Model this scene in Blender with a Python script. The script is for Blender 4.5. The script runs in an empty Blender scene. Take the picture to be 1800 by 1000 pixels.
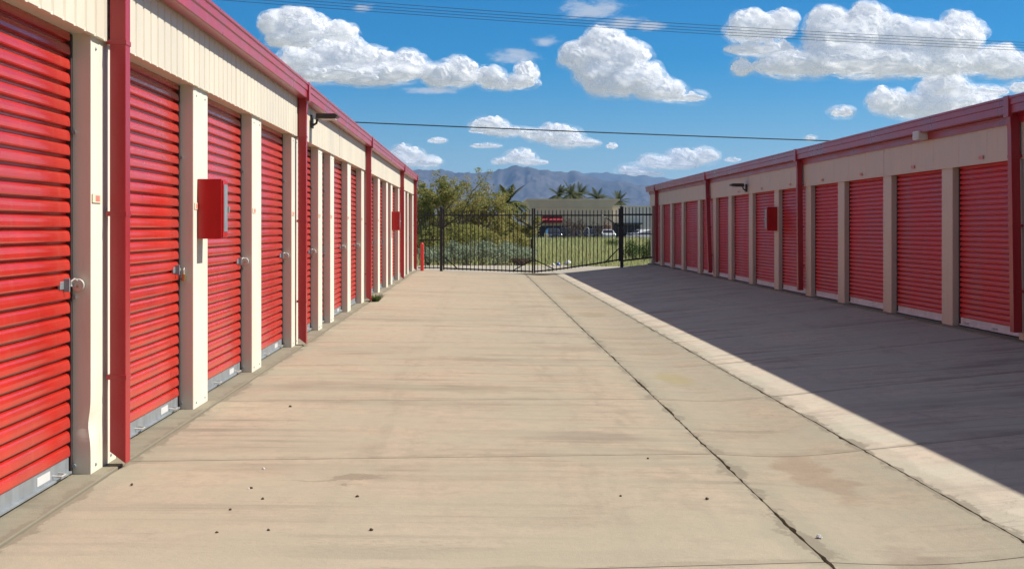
import bpy, math, random
from mathutils import Vector, noise
R = math.radians
random.seed(7)
scene = bpy.context.scene
C = scene.collection
F = 2300.0            # focal length in reference pixels
CH = 1.5              # camera height

# ------------------------------------------------------------------ camera
cam_d = bpy.data.cameras.new('camera')
cam_d.lens = 46.0; cam_d.sensor_width = 36.0; cam_d.sensor_fit = 'HORIZONTAL'
cam_d.shift_x = 55/1800; cam_d.shift_y = -99/1800
cam_d.clip_start = 0.05; cam_d.clip_end = 60000
cam = bpy.data.objects.new('camera', cam_d); C.objects.link(cam)
cam.location = (0, 0, CH); cam.rotation_euler = (R(90), 0, 0)
scene.camera = cam

# ------------------------------------------------------------------ sun + world
SUN = Vector((1.0, 0.09, 1.03)).normalized()
sun_d = bpy.data.lights.new('sun', 'SUN')
sun_d.energy = 5.0; sun_d.angle = R(0.5); sun_d.color = (1.0, 0.94, 0.85)
sun = bpy.data.objects.new('sun', sun_d); C.objects.link(sun)
sun.location = (40, 10, 60)
sun.rotation_euler = SUN.to_track_quat('Z', 'Y').to_euler()

world = bpy.data.worlds.new('World'); scene.world = world
world.use_nodes = True
wt = world.node_tree; wt.nodes.clear()
scene.view_settings.view_transform = 'Standard'
scene.view_settings.look = 'None'
scene.view_settings.exposure = 0.65
scene.view_settings.gamma = 1.0
scene.view_settings.use_curve_mapping = False
try:
    world.cycles.sampling_method = 'MANUAL'; world.cycles.sample_map_resolution = 512
except Exception: pass
scene.cycles.volume_bounces = 0
scene.cycles.max_bounces = 8; scene.cycles.transparent_max_bounces = 48

class G:
    """tiny node helper"""
    def __init__(s, tree): s.t = tree
    def n(s, kind, **kw):
        nd = s.t.nodes.new(kind)
        for k, v in kw.items(): setattr(nd, k, v)
        return nd
    def l(s, a, b): s.t.links.new(a, b)
    def setin(s, sock, v):
        if hasattr(v, 'is_output'): s.l(v, sock)
        else: sock.default_value = v
    def m(s, op, a, b=None, c=None, clamp=False):
        nd = s.n('ShaderNodeMath', operation=op, use_clamp=clamp)
        s.setin(nd.inputs[0], a)
        if b is not None: s.setin(nd.inputs[1], b)
        if c is not None: s.setin(nd.inputs[2], c)
        return nd.outputs[0]
    def v(s, op, a, b=None):
        nd = s.n('ShaderNodeVectorMath', operation=op)
        s.setin(nd.inputs[0], a)
        if b is not None: s.setin(nd.inputs[1], b)
        return nd.outputs['Value'] if op in ('LENGTH', 'DOT_PRODUCT') else nd.outputs[0]
    def mix(s, f, a, b, mode='MIX'):
        nd = s.n('ShaderNodeMix', data_type='RGBA', blend_type=mode)
        s.setin(nd.inputs[0], f); s.setin(nd.inputs[6], a); s.setin(nd.inputs[7], b)
        return nd.outputs[2]
    def noise(s, vec, scale, detail=4, rough=0.5, dist=0.0, color=False, dim='3D'):
        nd = s.n('ShaderNodeTexNoise', noise_dimensions=dim)
        nd.inputs['Scale'].default_value = scale; nd.inputs['Detail'].default_value = detail
        nd.inputs['Roughness'].default_value = rough; nd.inputs['Distortion'].default_value = dist
        if vec is not None: s.l(vec, nd.inputs['Vector'])
        return nd.outputs[1] if color else nd.outputs[0]
    def ramp(s, f, lo, hi, a=0.0, b=1.0):
        nd = s.n('ShaderNodeMapRange', interpolation_type='SMOOTHSTEP')
        s.setin(nd.inputs[0], f); nd.inputs[1].default_value = lo; nd.inputs[2].default_value = hi
        nd.inputs[3].default_value = a; nd.inputs[4].default_value = b
        return nd.outputs[0]
    def scale(s, vec, xyz):
        return s.v('MULTIPLY', vec, xyz)

# cumulus clouds, given as azimuth / elevation in thousandths of a radian about the lane's axis
CLOUDS = [  # label, distance, ellipses (centre x, y, radius x, y as measured)
 ('upper left grey-bellied cumulus heap nearest the left roof', 15600, [(480,45,24,22),(522,42,30,28),(545,60,60,28),(590,62,40,24),(500,72,40,18),(560,80,60,14)]),
 ('long cumulus bank below the upper left heap', 15000, [(620,102,45,28),(655,105,38,24),(575,102,40,26),(715,115,34,26),(690,132,60,20),(600,132,70,18),(535,112,55,25),(560,135,60,16),(650,143,60,12)]),
 ('small rounded cumulus right of the long left bank', 15000, [(775,135,34,24),(812,127,24,26),(792,143,45,15)]),
 ('two-headed small cumulus at the right tip of the left bank', 15000, [(862,139,24,22),(892,147,30,14),(925,132,18,26),(905,147,40,14)]),
 ('big towering cumulus in the middle of the sky, tapering right', 14500, [(1060,90,46,38),(1085,112,52,44),(1018,105,30,28),(1112,142,60,33),(1085,152,60,26),(1162,160,46,22),(1205,172,42,12),(1048,130,42,32)]),
 ('largest wide cumulus at the upper right behind the power lines', 15200, [(1320,55,48,30),(1370,48,28,26),(1340,88,66,18),(1450,48,34,36),(1522,52,44,40),(1480,75,70,42),(1590,72,60,40),(1685,58,42,32),(1650,80,70,38),(1400,118,80,30),(1520,115,100,32),(1620,118,90,28),(1740,112,62,32),(1775,122,40,24)]),
 ('tiny cloud scrap left of the largest cumulus', 15200, [(1302,120,17,18)]),
 ('cumulus just above the right roof, below the largest one', 16500, [(1560,182,36,26),(1610,192,56,26),(1660,157,52,26),(1730,162,46,14),(1690,187,70,24),(1790,155,18,10)]),
 ('small flat cloud left of the one above the right roof', 16500, [(1480,198,24,11)]),
 ('low double cumulus crossed by the single dark cable', 16500, [(860,222,36,16),(895,233,46,10),(985,241,42,22),(1010,252,45,10),(945,238,30,11),(870,231,50,7)]),
 ('small cumulus low over the mountain peak', 17000, [(915,278,28,16),(935,286,28,7),(880,284,16,8)]),
 ('little flat cloud between the cable cloud and the peak cloud', 17000, [(855,257,28,6)]),
 ('low cumulus rising behind the far end of the left roof', 17000, [(715,272,32,18),(742,286,36,13),(700,287,32,13)]),
 ('low cumulus over the ridge left of the right roof', 17500, [(1150,285,28,14),(1200,280,36,19),(1235,276,28,17),(1180,292,50,9)]),
 ('lowest flat cumulus resting on the ridge', 17500, [(1110,300,26,12),(1130,306,40,7)]),
 ('tiny flat cloud under the cable at the left', 17000, [(770,248,18,6)]),
 ('tiny round cloud under the cable at the middle', 17000, [(1075,257,10,6)]),
 ('tiny cloud just above the right roof near its far end', 17000, [(1288,281,14,5)]),
 ('tiny cloud where the cable meets the right roof', 17000, [(1425,243,11,6)]),
]
WISPS = [(1040,18,52,18),(1090,42,44,12),(640,14,20,7),(960,73,22,8),(905,100,40,14),(1140,45,30,8),(760,160,50,6)]
def azel(px, py):
    u = (px-845)/F; v = (401-py)/F
    az = math.atan(u); return az, math.atan(v*math.cos(az))
w = G(wt)
tc = w.n('ShaderNodeTexCoord'); sep = w.n('ShaderNodeSeparateXYZ'); w.l(tc.outputs['Generated'], sep.inputs[0])
AZ = w.m('ARCTAN2', sep.outputs[0], sep.outputs[1]); EL = w.m('ARCSINE', sep.outputs[2])
cb = w.n('ShaderNodeCombineXYZ'); w.l(AZ, cb.inputs[0]); w.l(EL, cb.inputs[1])
P0 = cb.outputs[0]
wacc = None
for (x, y, rx, ry) in WISPS:
    a, e = azel(x, y)
    d = w.m('SUBTRACT', 1.0, w.v('LENGTH', w.scale(w.v('SUBTRACT', P0, (a, e, 0)), (F/rx*0.8, F/ry*0.8, 0))))
    wacc = d if wacc is None else w.m('MAXIMUM', wacc, d)
wn = w.noise(w.scale(P0, (0.6, 1.6, 1)), 110, 5, 0.65, dim='2D')
walpha = w.m('MULTIPLY', w.ramp(w.m('ADD', wacc, w.m('MULTIPLY', w.m('SUBTRACT', wn, 0.5), 1.6)), -0.05, 0.9), 0.75)
sky = w.n('ShaderNodeTexSky', sky_type='NISHITA')
sky.sun_disc = False; sky.sun_elevation = math.asin(SUN.z); sky.sun_rotation = math.atan2(SUN.x, SUN.y)
sky.altitude = 500; sky.air_density = 1.0; sky.dust_density = 0.0; sky.ozone_density = 6.0
hs = w.n('ShaderNodeHueSaturation'); hs.inputs['Saturation'].default_value = 1.62; hs.inputs['Value'].default_value = 0.97
w.l(sky.outputs[0], hs.inputs['Color'])
col = w.mix(walpha, hs.outputs[0], (6.4, 6.8, 7.4, 1))
# broken cloud cover added overhead and aside, out of view, to whiten sky fill
dirv = tc.outputs['Generated']
cn = w.noise(w.scale(dirv, (1, 1, 1.8)), 3.4, 6, 0.55)
hi = w.ramp(EL, 0.24, 0.46); sidew = w.m('MULTIPLY', w.ramp(w.m('ABSOLUTE', AZ), 0.62, 0.95), w.ramp(EL, 0.02, 0.10))
cov = w.m('MULTIPLY', w.m('MAXIMUM', hi, sidew), w.ramp(cn, 0.47, 0.62))
cshade = w.mix(w.ramp(w.noise(dirv, 7.0, 4, 0.6), 0.3, 0.7), (3.7, 3.8, 4.4, 1), (7.2, 7.0, 6.9, 1))
col = w.mix(cov, col, cshade)
bg = w.n('ShaderNodeBackground'); bg.inputs['Strength'].default_value = 0.064
w.l(col, bg.inputs['Color'])
wo = w.n('ShaderNodeOutputWorld'); w.l(bg.outputs[0], wo.inputs['Surface'])

# ------------------------------------------------------------------ helpers
def P(px, py, Y): return Vector(((px-845)*Y/F, Y, CH+(401-py)*Y/F))
class MB:
    def __init__(s): s.v = []; s.f = []
    def add(s, vs, fs):
        o = len(s.v); s.v += [tuple(v) for v in vs]; s.f += [tuple(i+o for i in f) for f in fs]; return s
    def box(s, x0, x1, y0, y1, z0, z1):
        if x0 > x1: x0, x1 = x1, x0
        return s.add([(x0,y0,z0),(x1,y0,z0),(x1,y1,z0),(x0,y1,z0),(x0,y0,z1),(x1,y0,z1),(x1,y1,z1),(x0,y1,z1)],
              [(0,3,2,1),(4,5,6,7),(0,1,5,4),(1,2,6,5),(2,3,7,6),(3,0,4,7)])
    def prism_y(s, prof, y0, y1):
        """closed profile [(x,z)] swept along y"""
        n = len(prof)
        vs = [(x, y0, z) for x, z in prof]+[(x, y1, z) for x, z in prof]
        fs = [(i, (i+1) % n, n+(i+1) % n, n+i) for i in range(n)]+[tuple(range(n-1, -1, -1)), tuple(range(n, 2*n))]
        return s.add(vs, fs)
    def tube(s, pts, rad, seg=6, cap=True):
        pts = [Vector(p) for p in pts]; n = len(pts)
        if not hasattr(rad, '__len__'): rad = [rad]*n
        vs = []; fs = []
        for i, p in enumerate(pts):
            d = (pts[min(i+1, n-1)]-pts[max(i-1, 0)]).normalized()
            a = d.cross(Vector((0, 0, 1)));
            if a.length < 1e-3: a = Vector((1, 0, 0))
            a.normalize(); b = d.cross(a)
            for k in range(seg):
                t = 2*math.pi*k/seg
                vs.append(p+(a*math.cos(t)+b*math.sin(t))*rad[i])
        for i in range(n-1):
            for k in range(seg):
                fs.append((i*seg+k, i*seg+(k+1) % seg, (i+1)*seg+(k+1) % seg, (i+1)*seg+k))
        if cap: fs += [tuple(range(seg-1, -1, -1)), tuple((n-1)*seg+k for k in range(seg))]
        return s.add(vs, fs)
    def lathe(s, c, prof, axis='z', seg=14):
        """profile [(r,h)] round an axis through c"""
        vs = []; fs = []
        for r, h in prof:
            for k in range(seg):
                t = 2*math.pi*k/seg; a, b = r*math.cos(t), r*math.sin(t)
                q = {'z': (a, b, h), 'x': (h, a, b), 'y': (a, h, b)}[axis]
                vs.append((c[0]+q[0], c[1]+q[1], c[2]+q[2]))
        n = len(prof)
        for i in range(n-1):
            for k in range(seg): fs.append((i*seg+k, i*seg+(k+1) % seg, (i+1)*seg+(k+1) % seg, (i+1)*seg+k))
        fs += [tuple(range(seg-1, -1, -1)), tuple((n-1)*seg+k for k in range(seg))]
        return s.add(vs, fs)
    def quad(s, a, b, c, d): return s.add([a, b, c, d], [(0, 1, 2, 3)])
    def mesh(s, name, mat, smooth=False):
        me = bpy.data.meshes.new(name); me.from_pydata(s.v, [], s.f)
        if mat: me.materials.append(mat)
        if smooth: me.polygons.foreach_set('use_smooth', [True]*len(me.polygons))
        me.update(); return me
def link(name, me, parent=None, loc=None, bevel=0):
    o = bpy.data.objects.new(name, me); C.objects.link(o)
    if parent: o.parent = parent
    if loc is not None: o.location = loc
    if bevel:
        b = o.modifiers.new('bevel', 'BEVEL'); b.width = bevel; b.segments = 2; b.limit_method = 'ANGLE'
    return o
def part(name, mb, mat, parent, bevel=0, smooth=False, loc=None, label=None, kind=None):
    o = link(name, mb.mesh(name, mat, smooth), parent, loc, bevel)
    if label: o['label'] = label
    if kind: o['kind'] = kind
    return o
def tag(o, label=None, cat=None, group=None, kind=None):
    if label: o['label'] = label
    if cat: o['category'] = cat
    if group: o['group'] = group
    if kind: o['kind'] = kind
    return o
def thing(name, label, cat, loc=(0, 0, 0), group=None):
    o = bpy.data.objects.new(name, None); C.objects.link(o); o.location = loc; o.empty_display_size = 0.3
    return tag(o, label, cat, group)
def fix_normals(me):
    import bmesh
    bm = bmesh.new(); bm.from_mesh(me); bmesh.ops.recalc_face_normals(bm, faces=bm.faces); bm.to_mesh(me); bm.free()

# ------------------------------------------------------------------ materials
def new_mat(name):
    m = bpy.data.materials.new(name); m.use_nodes = True; t = m.node_tree
    b = t.nodes['Principled BSDF']; return m, G(t), b
def pos(g, sc=(1, 1, 1)):
    ge = g.n('ShaderNodeNewGeometry'); return g.scale(ge.outputs['Position'], sc)
def painted(name, col, rough=0.45, var=0.08, bump=0.02, nscale=3.0, dirt=0.12, dirtcol=(0.30, 0.22, 0.14), spec=0.5, metal=0.0, coat=0.0):
    m, g, b = new_mat(name)
    n1 = g.noise(pos(g, (1, 1, 0.45)), nscale, 5, 0.6)
    n2 = g.noise(pos(g, (5, 5, 0.7)), 2.2, 5, 0.65)
    c = g.mix(g.ramp(n1, 0.25, 0.75), tuple(x*(1-var) for x in col)+(1,), tuple(min(1, x*(1+var)) for x in col)+(1,))
    c = g.mix(g.m('MULTIPLY', g.ramp(n2, 0.52, 0.80), dirt), c, dirtcol+(1,))
    g.l(c, b.inputs['Base Color'])
    g.l(g.ramp(n1, 0.2, 0.8, rough*0.8, min(1, rough*1.25)), b.inputs['Roughness'])
    b.inputs['Specular IOR Level'].default_value = spec; b.inputs['Metallic'].default_value = metal
    if coat: b.inputs['Coat Weight'].default_value = coat; b.inputs['Coat Roughness'].default_value = 0.12
    if bump:
        bn = g.n('ShaderNodeBump'); bn.inputs['Strength'].default_value = 0.35; bn.inputs['Distance'].default_value = bump
        g.l(g.noise(pos(g), 2.6, 3, 0.5), bn.inputs['Height']); g.l(bn.outputs[0], b.inputs['Normal'])
    return m
M = {}
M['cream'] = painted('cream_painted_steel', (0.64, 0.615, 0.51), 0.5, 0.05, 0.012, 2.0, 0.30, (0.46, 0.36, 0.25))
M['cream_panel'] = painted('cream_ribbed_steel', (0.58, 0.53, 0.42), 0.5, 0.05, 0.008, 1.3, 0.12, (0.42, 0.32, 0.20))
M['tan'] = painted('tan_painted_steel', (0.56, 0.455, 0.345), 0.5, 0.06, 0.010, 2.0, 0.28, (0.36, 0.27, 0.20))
M['red_trim'] = painted('red_trim_paint', (0.30, 0.012, 0.018), 0.32, 0.10, 0.012, 1.6, 0.10, (0.40, 0.16, 0.15), 0.6)
M['red_gutter'] = painted('faded_red_gutter', (0.33, 0.034, 0.048), 0.30, 0.14, 0.012, 1.4, 0.16, (0.48, 0.22, 0.22), 0.6)
M['red_door'] = painted('red_door_steel', (0.43, 0.020, 0.010), 0.22, 0.14, 0.003, 1.8, 0.30, (0.40, 0.09, 0.05), 0.6, coat=0.15)
M['red_door_far'] = painted('red_door_steel_dull', (0.50, 0.014, 0.014), 0.38, 0.14, 0.003, 1.8, 0.25, (0.30, 0.07, 0.05), 0.35)
M['red_box'] = painted('red_cabinet_enamel', (0.40, 0.008, 0.008), 0.3, 0.08, 0.004, 3, 0.05)
M['galv'] = painted('galvanised_steel', (0.26, 0.29, 0.31), 0.45, 0.15, 0.006, 14, 0.20, (0.30, 0.27, 0.22), 0.5, 0.35)
M['galv_pale'] = painted('pale_galvanised_bar', (0.60, 0.56, 0.55), 0.5, 0.12, 0.006, 9, 0.2, (0.35, 0.28, 0.24))
M['chrome'] = painted('lock_steel', (0.55, 0.53, 0.48), 0.42, 0.1, 0.0, 20, 0.2, (0.3, 0.25, 0.15), 0.5, 0.45)
M['brass'] = painted('dull_brass', (0.45, 0.34, 0.16), 0.35, 0.15, 0.0, 20, 0.3, (0.2, 0.15, 0.1), 0.5, 0.9)
M['black'] = painted('black_iron_paint', (0.012, 0.012, 0.014), 0.42, 0.3, 0.0, 6, 0.15, (0.10, 0.07, 0.05))
M['dark'] = painted('dark_door_track', (0.035, 0.018, 0.018), 0.6, 0.3, 0.0, 8, 0.2, (0.12, 0.09, 0.08))
M['bronze'] = painted('bronze_lamp_housing', (0.035, 0.026, 0.02), 0.4, 0.2, 0, 8)
M['label'] = painted('white_sticker', (0.52, 0.53, 0.52), 0.5, 0.03, 0, 10, 0.25, (0.45, 0.4, 0.35))
M['plaque'] = painted('plaque_plate', (0.72, 0.58, 0.42), 0.5, 0.05, 0, 10)
M['plaque_red'] = painted('plaque_red', (0.62, 0.22, 0.18), 0.5, 0.15, 0, 40)
M['roof'] = painted('pale_metal_roof', (0.55, 0.55, 0.52), 0.4, 0.05, 0.01, 1)
M['wire'] = painted('cable_black', (0.02, 0.022, 0.026), 0.6, 0.1, 0, 1, 0)
M['wire_teal'] = painted('cable_weathered', (0.02, 0.045, 0.06), 0.6, 0.1, 0, 1, 0)
M['glass'] = painted('dark_storefront_glass', (0.012, 0.014, 0.018), 0.35, 0.1, 0, 1, 0)
M['stucco'] = painted('tan_stucco', (0.74, 0.58, 0.36), 0.9, 0.06, 0.01, 0.6, 0.1)
M['stucco_grey'] = painted('grey_green_stucco', (0.66, 0.58, 0.42), 0.9, 0.06, 0.01, 0.6, 0.1)
M['stucco_pale'] = painted('pale_stucco', (0.75, 0.72, 0.62), 0.9, 0.05, 0.01, 0.6, 0.1)
M['brick'] = painted('pink_brick_veneer', (0.40, 0.22, 0.16), 0.9, 0.2, 0.01, 5, 0.1)
M['awning'] = painted('maroon_awning', (0.30, 0.018, 0.02), 0.8, 0.1, 0, 2, 0)
M['rubber'] = painted('tyre_rubber', (0.015, 0.015, 0.015), 0.8, 0.1, 0, 3, 0)
M['debris'] = painted('dark_debris', (0.05, 0.025, 0.015), 0.8, 0.3, 0, 30, 0.3)
M['bark'] = painted('grey_bark', (0.16, 0.13, 0.09), 0.9, 0.3, 0.02, 4, 0.3)
M['palm_bark'] = painted('palm_bark', (0.10, 0.075, 0.05), 0.95, 0.3, 0.03, 4, 0.3)
def car_paint(name, col): return painted(name, col, 0.25, 0.03, 0, 1, 0.05, spec=0.6, coat=0.6)

def concrete(name, base, alt, streak=1.0):
    m, g, b = new_mat(name)
    ge = g.n('ShaderNodeNewGeometry'); p = ge.outputs['Position']; p2 = g.scale(p, (1, 1, 0))
    oi = g.n('ShaderNodeObjectInfo')
    big = g.noise(p2, 0.42, 5, 0.6)
    st = g.noise(g.scale(p, (0.30, 2.3, 0)), 1.1, 5, 0.62, 0.4)
    st2 = g.noise(g.scale(p, (0.16, 5.5, 0)), 1.4, 4, 0.6, 0.2)
    fine = g.noise(p2, 26, 5, 0.7)
    grit = g.noise(p2, 160, 2, 0.6)
    c = g.mix(g.ramp(big, 0.32, 0.68), base+(1,), alt+(1,))
    c = g.mix(g.m('MULTIPLY', g.ramp(oi.outputs['Random'], 0, 1), 0.35), c, tuple(x*y for x, y in zip(base, (1.0, 0.93, 0.88)))+(1,))
    c = g.mix(g.m('MULTIPLY', g.m('MULTIPLY', g.ramp(st, 0.47, 0.66), g.ramp(g.noise(p2, 0.30, 3, 0.5), 0.38, 0.60)), 0.90*streak), c, tuple(x*0.62 for x in alt)+(1,))
    c = g.mix(g.m('MULTIPLY', g.m('MULTIPLY', g.ramp(st2, 0.50, 0.66), g.ramp(g.noise(p2, 0.55, 3, 0.5), 0.42, 0.60)), 0.85*streak), c, tuple(x*0.58 for x in alt)+(1,))
    # dark transverse wash marks in the middle of the lane
    c = g.mix(g.m('MULTIPLY', g.ramp(fine, 0.38, 0.72), 0.42), c, tuple(x*0.7 for x in base)+(1,))
    c = g.mix(g.m('MULTIPLY', g.ramp(grit, 0.54, 0.74), 0.60), c, tuple(x*0.55 for x in base)+(1,))
    mott = g.noise(p2, 7.5, 4, 0.6)
    c = g.mix(g.m('MULTIPLY', g.ramp(mott, 0.42, 0.64), 0.34), c, tuple(x*0.66 for x in alt)+(1,))
    vs = g.n('ShaderNodeTexVoronoi', feature='DISTANCE_TO_EDGE', voronoi_dimensions='2D'); vs.inputs['Scale'].default_value = 0.55
    wp = g.scale(g.v('SUBTRACT', g.noise(p2, 1.8, 6, 0.7, color=True), (.5, .5, .5)), (0.9, 0.9, 0))
    g.l(g.v('ADD', p2, wp), vs.inputs['Vector'])
    crk = g.m('MULTIPLY', g.ramp(vs.outputs['Distance'], 0.0008, 0.0042, 1, 0), g.ramp(g.noise(p2, 0.5, 2, 0.5), 0.52, 0.60))
    c = g.mix(g.m('MULTIPLY', crk, 0.55), c, (0.10, 0.08, 0.06, 1))
    # tyre tracks worn along the lane
    spx = g.n('ShaderNodeSeparateXYZ'); g.l(p, spx.inputs[0])
    xw = g.m('ADD', spx.outputs[0], g.m('MULTIPLY', g.noise(g.scale(p, (0, 0.12, 0)), 1.0, 2, 0.5), 0.7))
    tr = None
    for tx in (-0.75, 0.72, 1.15, 3.5, 4.7):
        q = g.ramp(g.m('ABSOLUTE', g.m('SUBTRACT', xw, tx+0.35)), 0.05, 0.17, 1, 0)
        tr = q if tr is None else g.m('MAXIMUM', tr, q)
    c = g.mix(g.m('MULTIPLY', g.m('MULTIPLY', tr, g.ramp(g.noise(g.scale(p, (5, 0.7, 0)), 1.5, 4, 0.6), 0.40, 0.64)), 0.26), c, tuple(x*0.55 for x in alt)+(1,))
    # greenish tone close to the lane's front
    sp = g.n('ShaderNodeSeparateXYZ'); g.l(p, sp.inputs[0])
    near = g.m('MULTIPLY', g.ramp(g.m('ADD', sp.outputs[1], g.m('MULTIPLY', big, 4.0)), 7.6, 10.2, 1, 0), 0.55)
    c = g.mix(near, c, (base[0]*0.86, base[1]*0.98, base[2]*1.02, 1))
    # pitted, flaking patch
    pit = g.m('MULTIPLY', g.ramp(g.noise(g.scale(p, (2.2, 6, 0)), 3.0, 6, 0.75), 0.56, 0.66),
              g.ramp(g.noise(g.scale(p, (0.5, 1.2, 0)), 0.9, 2, 0.5), 0.50, 0.62))
    patch = None
    for (sx, sy, rx, ry) in [(-1.15, 7.15, .75, .42), (0.25, 7.0, .5, .5), (-.5, 6.3, .9, .25), (1.0, 9.3, .7, .5), (2.1, 10.2, .5, .9), (0.3, 11.3, .9, .5)]:
        d_ = g.ramp(g.v('LENGTH', g.scale(g.v('SUBTRACT', p2, (sx, sy, 0)), (1/rx, 1/ry, 0))), 0.3, 1.3, 1, 0)
        patch = d_ if patch is None else g.m('MAXIMUM', patch, d_)
    pn = g.noise(g.scale(p, (6.0, 15, 0)), 2.2, 6, 0.8)
    pit = g.m('ADD', pit, g.m('MULTIPLY', patch, g.ramp(pn, 0.52, 0.62)), clamp=True)
    c = g.mix(g.m('MULTIPLY', pit, 0.42), c, tuple(x*0.48 for x in base)+(1,))
    blot = g.noise(p2, 1.3, 3, 0.5)
    c = g.mix(g.m('MULTIPLY', g.ramp(blot, 0.40, 0.60), 0.55), c, (base[0]*0.80, base[1]*0.90, base[2]*0.90, 1))
    # crumbling, dirt-filled edges along the two long joints
    for jx, wd_ in ((1.60, 0.055), (2.68, 0.045), (-2.27, 0.05)):
        dx = g.m('ABSOLUTE', g.m('SUBTRACT', sp.outputs[0], jx))
        jn = g.noise(g.scale(p, (2.0, 1.3, 0)), 1.7, 5, 0.7)
        wdt = g.m('MULTIPLY', g.ramp(jn, 0.40, 0.72), wd_*2.6)
        k_ = g.m('MULTIPLY', g.m('SUBTRACT', 1.0, g.m('DIVIDE', dx, g.m('ADD', wdt, 0.012)), clamp=True), 1.0)
        c = g.mix(g.m('MULTIPLY', g.ramp(k_, 0.0, 0.45), 0.72), c, (0.15, 0.125, 0.09, 1))
        side = g.m('MULTIPLY', g.ramp(g.m('SUBTRACT', dx, g.m('MULTIPLY', jn, 0.28)), -0.03, 0.05, 1, 0), 0.30)
        c = g.mix(side, c, (0.235, 0.225, 0.165, 1))
    yk = g.m('SUBTRACT', sp.outputs[1], g.m('MULTIPLY', g.m('SUBTRACT', sp.outputs[0], 1.6), 0.14))
    fr = g.m('ABSOLUTE', g.m('SUBTRACT', g.m('FRACT', g.m('ADD', g.m('DIVIDE', g.m('SUBTRACT', yk, 6.05), 2.95), 10.5)), 0.5))
    jn2 = g.noise(g.scale(p, (1.2, 3.0, 0)), 1.3, 5, 0.7)
    c = g.mix(g.m('MULTIPLY', g.ramp(g.m('SUBTRACT', fr, g.m('MULTIPLY', g.ramp(jn2, 0.42, 0.75), 0.05)), -0.006, 0.014, 1, 0), 0.42), c, (0.20, 0.17, 0.12, 1))
    # individual spills
    for (sx, sy, rx, ry, k, sc) in [(2.12,8.35,.17,.85,.5,(0.21,.15,.10)),(2.03,13.8,.20,.55,.55,(0.26,.22,.10)),(2.0,5.85,.22,.5,.5,(.19,.15,.11)),
                                    (2.05,24.5,.3,.8,.4,(.2,.16,.09)),(1.25,17.0,.5,.5,.3,(.2,.16,.12)),(0.9,19.5,.9,.25,.35,(.17,.14,.12)),(2.2,31,.3,1.2,.35,(.2,.16,.09)),
                                    (-0.05,12.4,.9,.28,.3,(.2,.17,.11)),(-0.9,7.9,.35,.06,.5,(.16,.13,.09)),(-.2,15.4,.8,.2,.3,(.2,.15,.10))]:
        q = g.v('ADD', p2, g.scale(g.v('SUBTRACT', g.noise(p2, 3.2, 4, 0.6, color=True), (.5,.5,.5)), (0.55, 1.1, 0)))
        d = g.v('LENGTH', g.scale(g.v('SUBTRACT', q, (sx, sy, 0)), (1/rx, 1/ry, 0)))
        c = g.mix(g.m('MULTIPLY', g.ramp(d, 0.6, 1.15, 1, 0), k), c, sc+(1,))
    g.l(c, b.inputs['Base Color']); b.inputs['Roughness'].default_value = 0.88
    b.inputs['Specular IOR Level'].default_value = 0.25
    bn = g.n('ShaderNodeBump'); bn.inputs['Strength'].default_value = 0.6; bn.inputs['Distance'].default_value = 0.007
    g.l(g.m('ADD', g.m('MULTIPLY', fine, 0.8), g.m('MULTIPLY', grit, 0.35)), bn.inputs['Height']); g.l(bn.outputs[0], b.inputs['Normal'])
    return m
M['conc'] = concrete('lane_concrete', (0.378, 0.306, 0.222), (0.328, 0.282, 0.208))
M['conc_gutter'] = concrete('gutter_concrete', (0.345, 0.280, 0.205), (0.295, 0.258, 0.188), 0.8)
M['conc_pale'] = concrete('pale_concrete', (0.52, 0.445, 0.345), (0.44, 0.375, 0.30), 1.45)
M['sill'] = concrete('foundation_concrete', (0.26, 0.225, 0.165), (0.22, 0.19, 0.135))
M['joint'] = painted('joint_dirt', (0.15, 0.115, 0.08), 0.95, 0.4, 0.01, 9, 0.4, (0.22, 0.20, 0.13))
M['apron'] = concrete('street_apron', (0.40, 0.35, 0.28), (0.34, 0.29, 0.22))
def ground_mat():
    m, g, b = new_mat('dry_field_ground')
    p = pos(g, (1, 1, 0))
    a = g.noise(p, 0.08, 6, 0.6); f = g.noise(p, 1.5, 4, 0.7)
    c = g.mix(g.ramp(a, 0.35, 0.65), (0.30, 0.28, 0.13, 1), (0.40, 0.34, 0.20, 1))
    c = g.mix(g.m('MULTIPLY', g.ramp(f, 0.4, 0.7), 0.5), c, (0.09, 0.10, 0.04, 1))
    g.l(c, b.inputs['Base Color']); b.inputs['Roughness'].default_value = 1.0; b.inputs['Specular IOR Level'].default_value = 0.1
    return m
M['ground'] = ground_mat()
def leaf_mat(name, c1, c2, trans=0.3):
    m, g, b = new_mat(name)
    ge = g.n('ShaderNodeNewGeometry'); n1 = g.noise(ge.outputs['Position'], 1.6, 4, 0.6)
    c = g.mix(g.ramp(n1, 0.35, 0.65), c1+(1,), c2+(1,))
    c = g.mix(g.m('MULTIPLY', ge.outputs['Random Per Island'], 0.5), c, tuple(x*0.45 for x in c1)+(1,))
    g.l(c, b.inputs['Base Color']); b.inputs['Roughness'].default_value = 0.75; b.inputs['Specular IOR Level'].default_value = 0.2
    tr = g.n('ShaderNodeBsdfTranslucent'); g.l(c, tr.inputs['Color'])
    mx = g.n('ShaderNodeMixShader'); mx.inputs[0].default_value = trans
    g.l(b.outputs[0], mx.inputs[1]); g.l(tr.outputs[0], mx.inputs[2])
    g.l(mx.outputs[0], m.node_tree.nodes['Material Output'].inputs['Surface'])
    return m
M['leaf_palo'] = leaf_mat('feathery_leaves', (0.26, 0.27, 0.075), (0.40, 0.34, 0.12), 0.45)
M['leaf_olive'] = leaf_mat('olive_leaves', (0.21, 0.235, 0.065), (0.34, 0.31, 0.10), 0.45)
M['leaf_sage'] = leaf_mat('grey_green_leaves', (0.25, 0.31, 0.20), (0.34, 0.38, 0.26))
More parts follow.
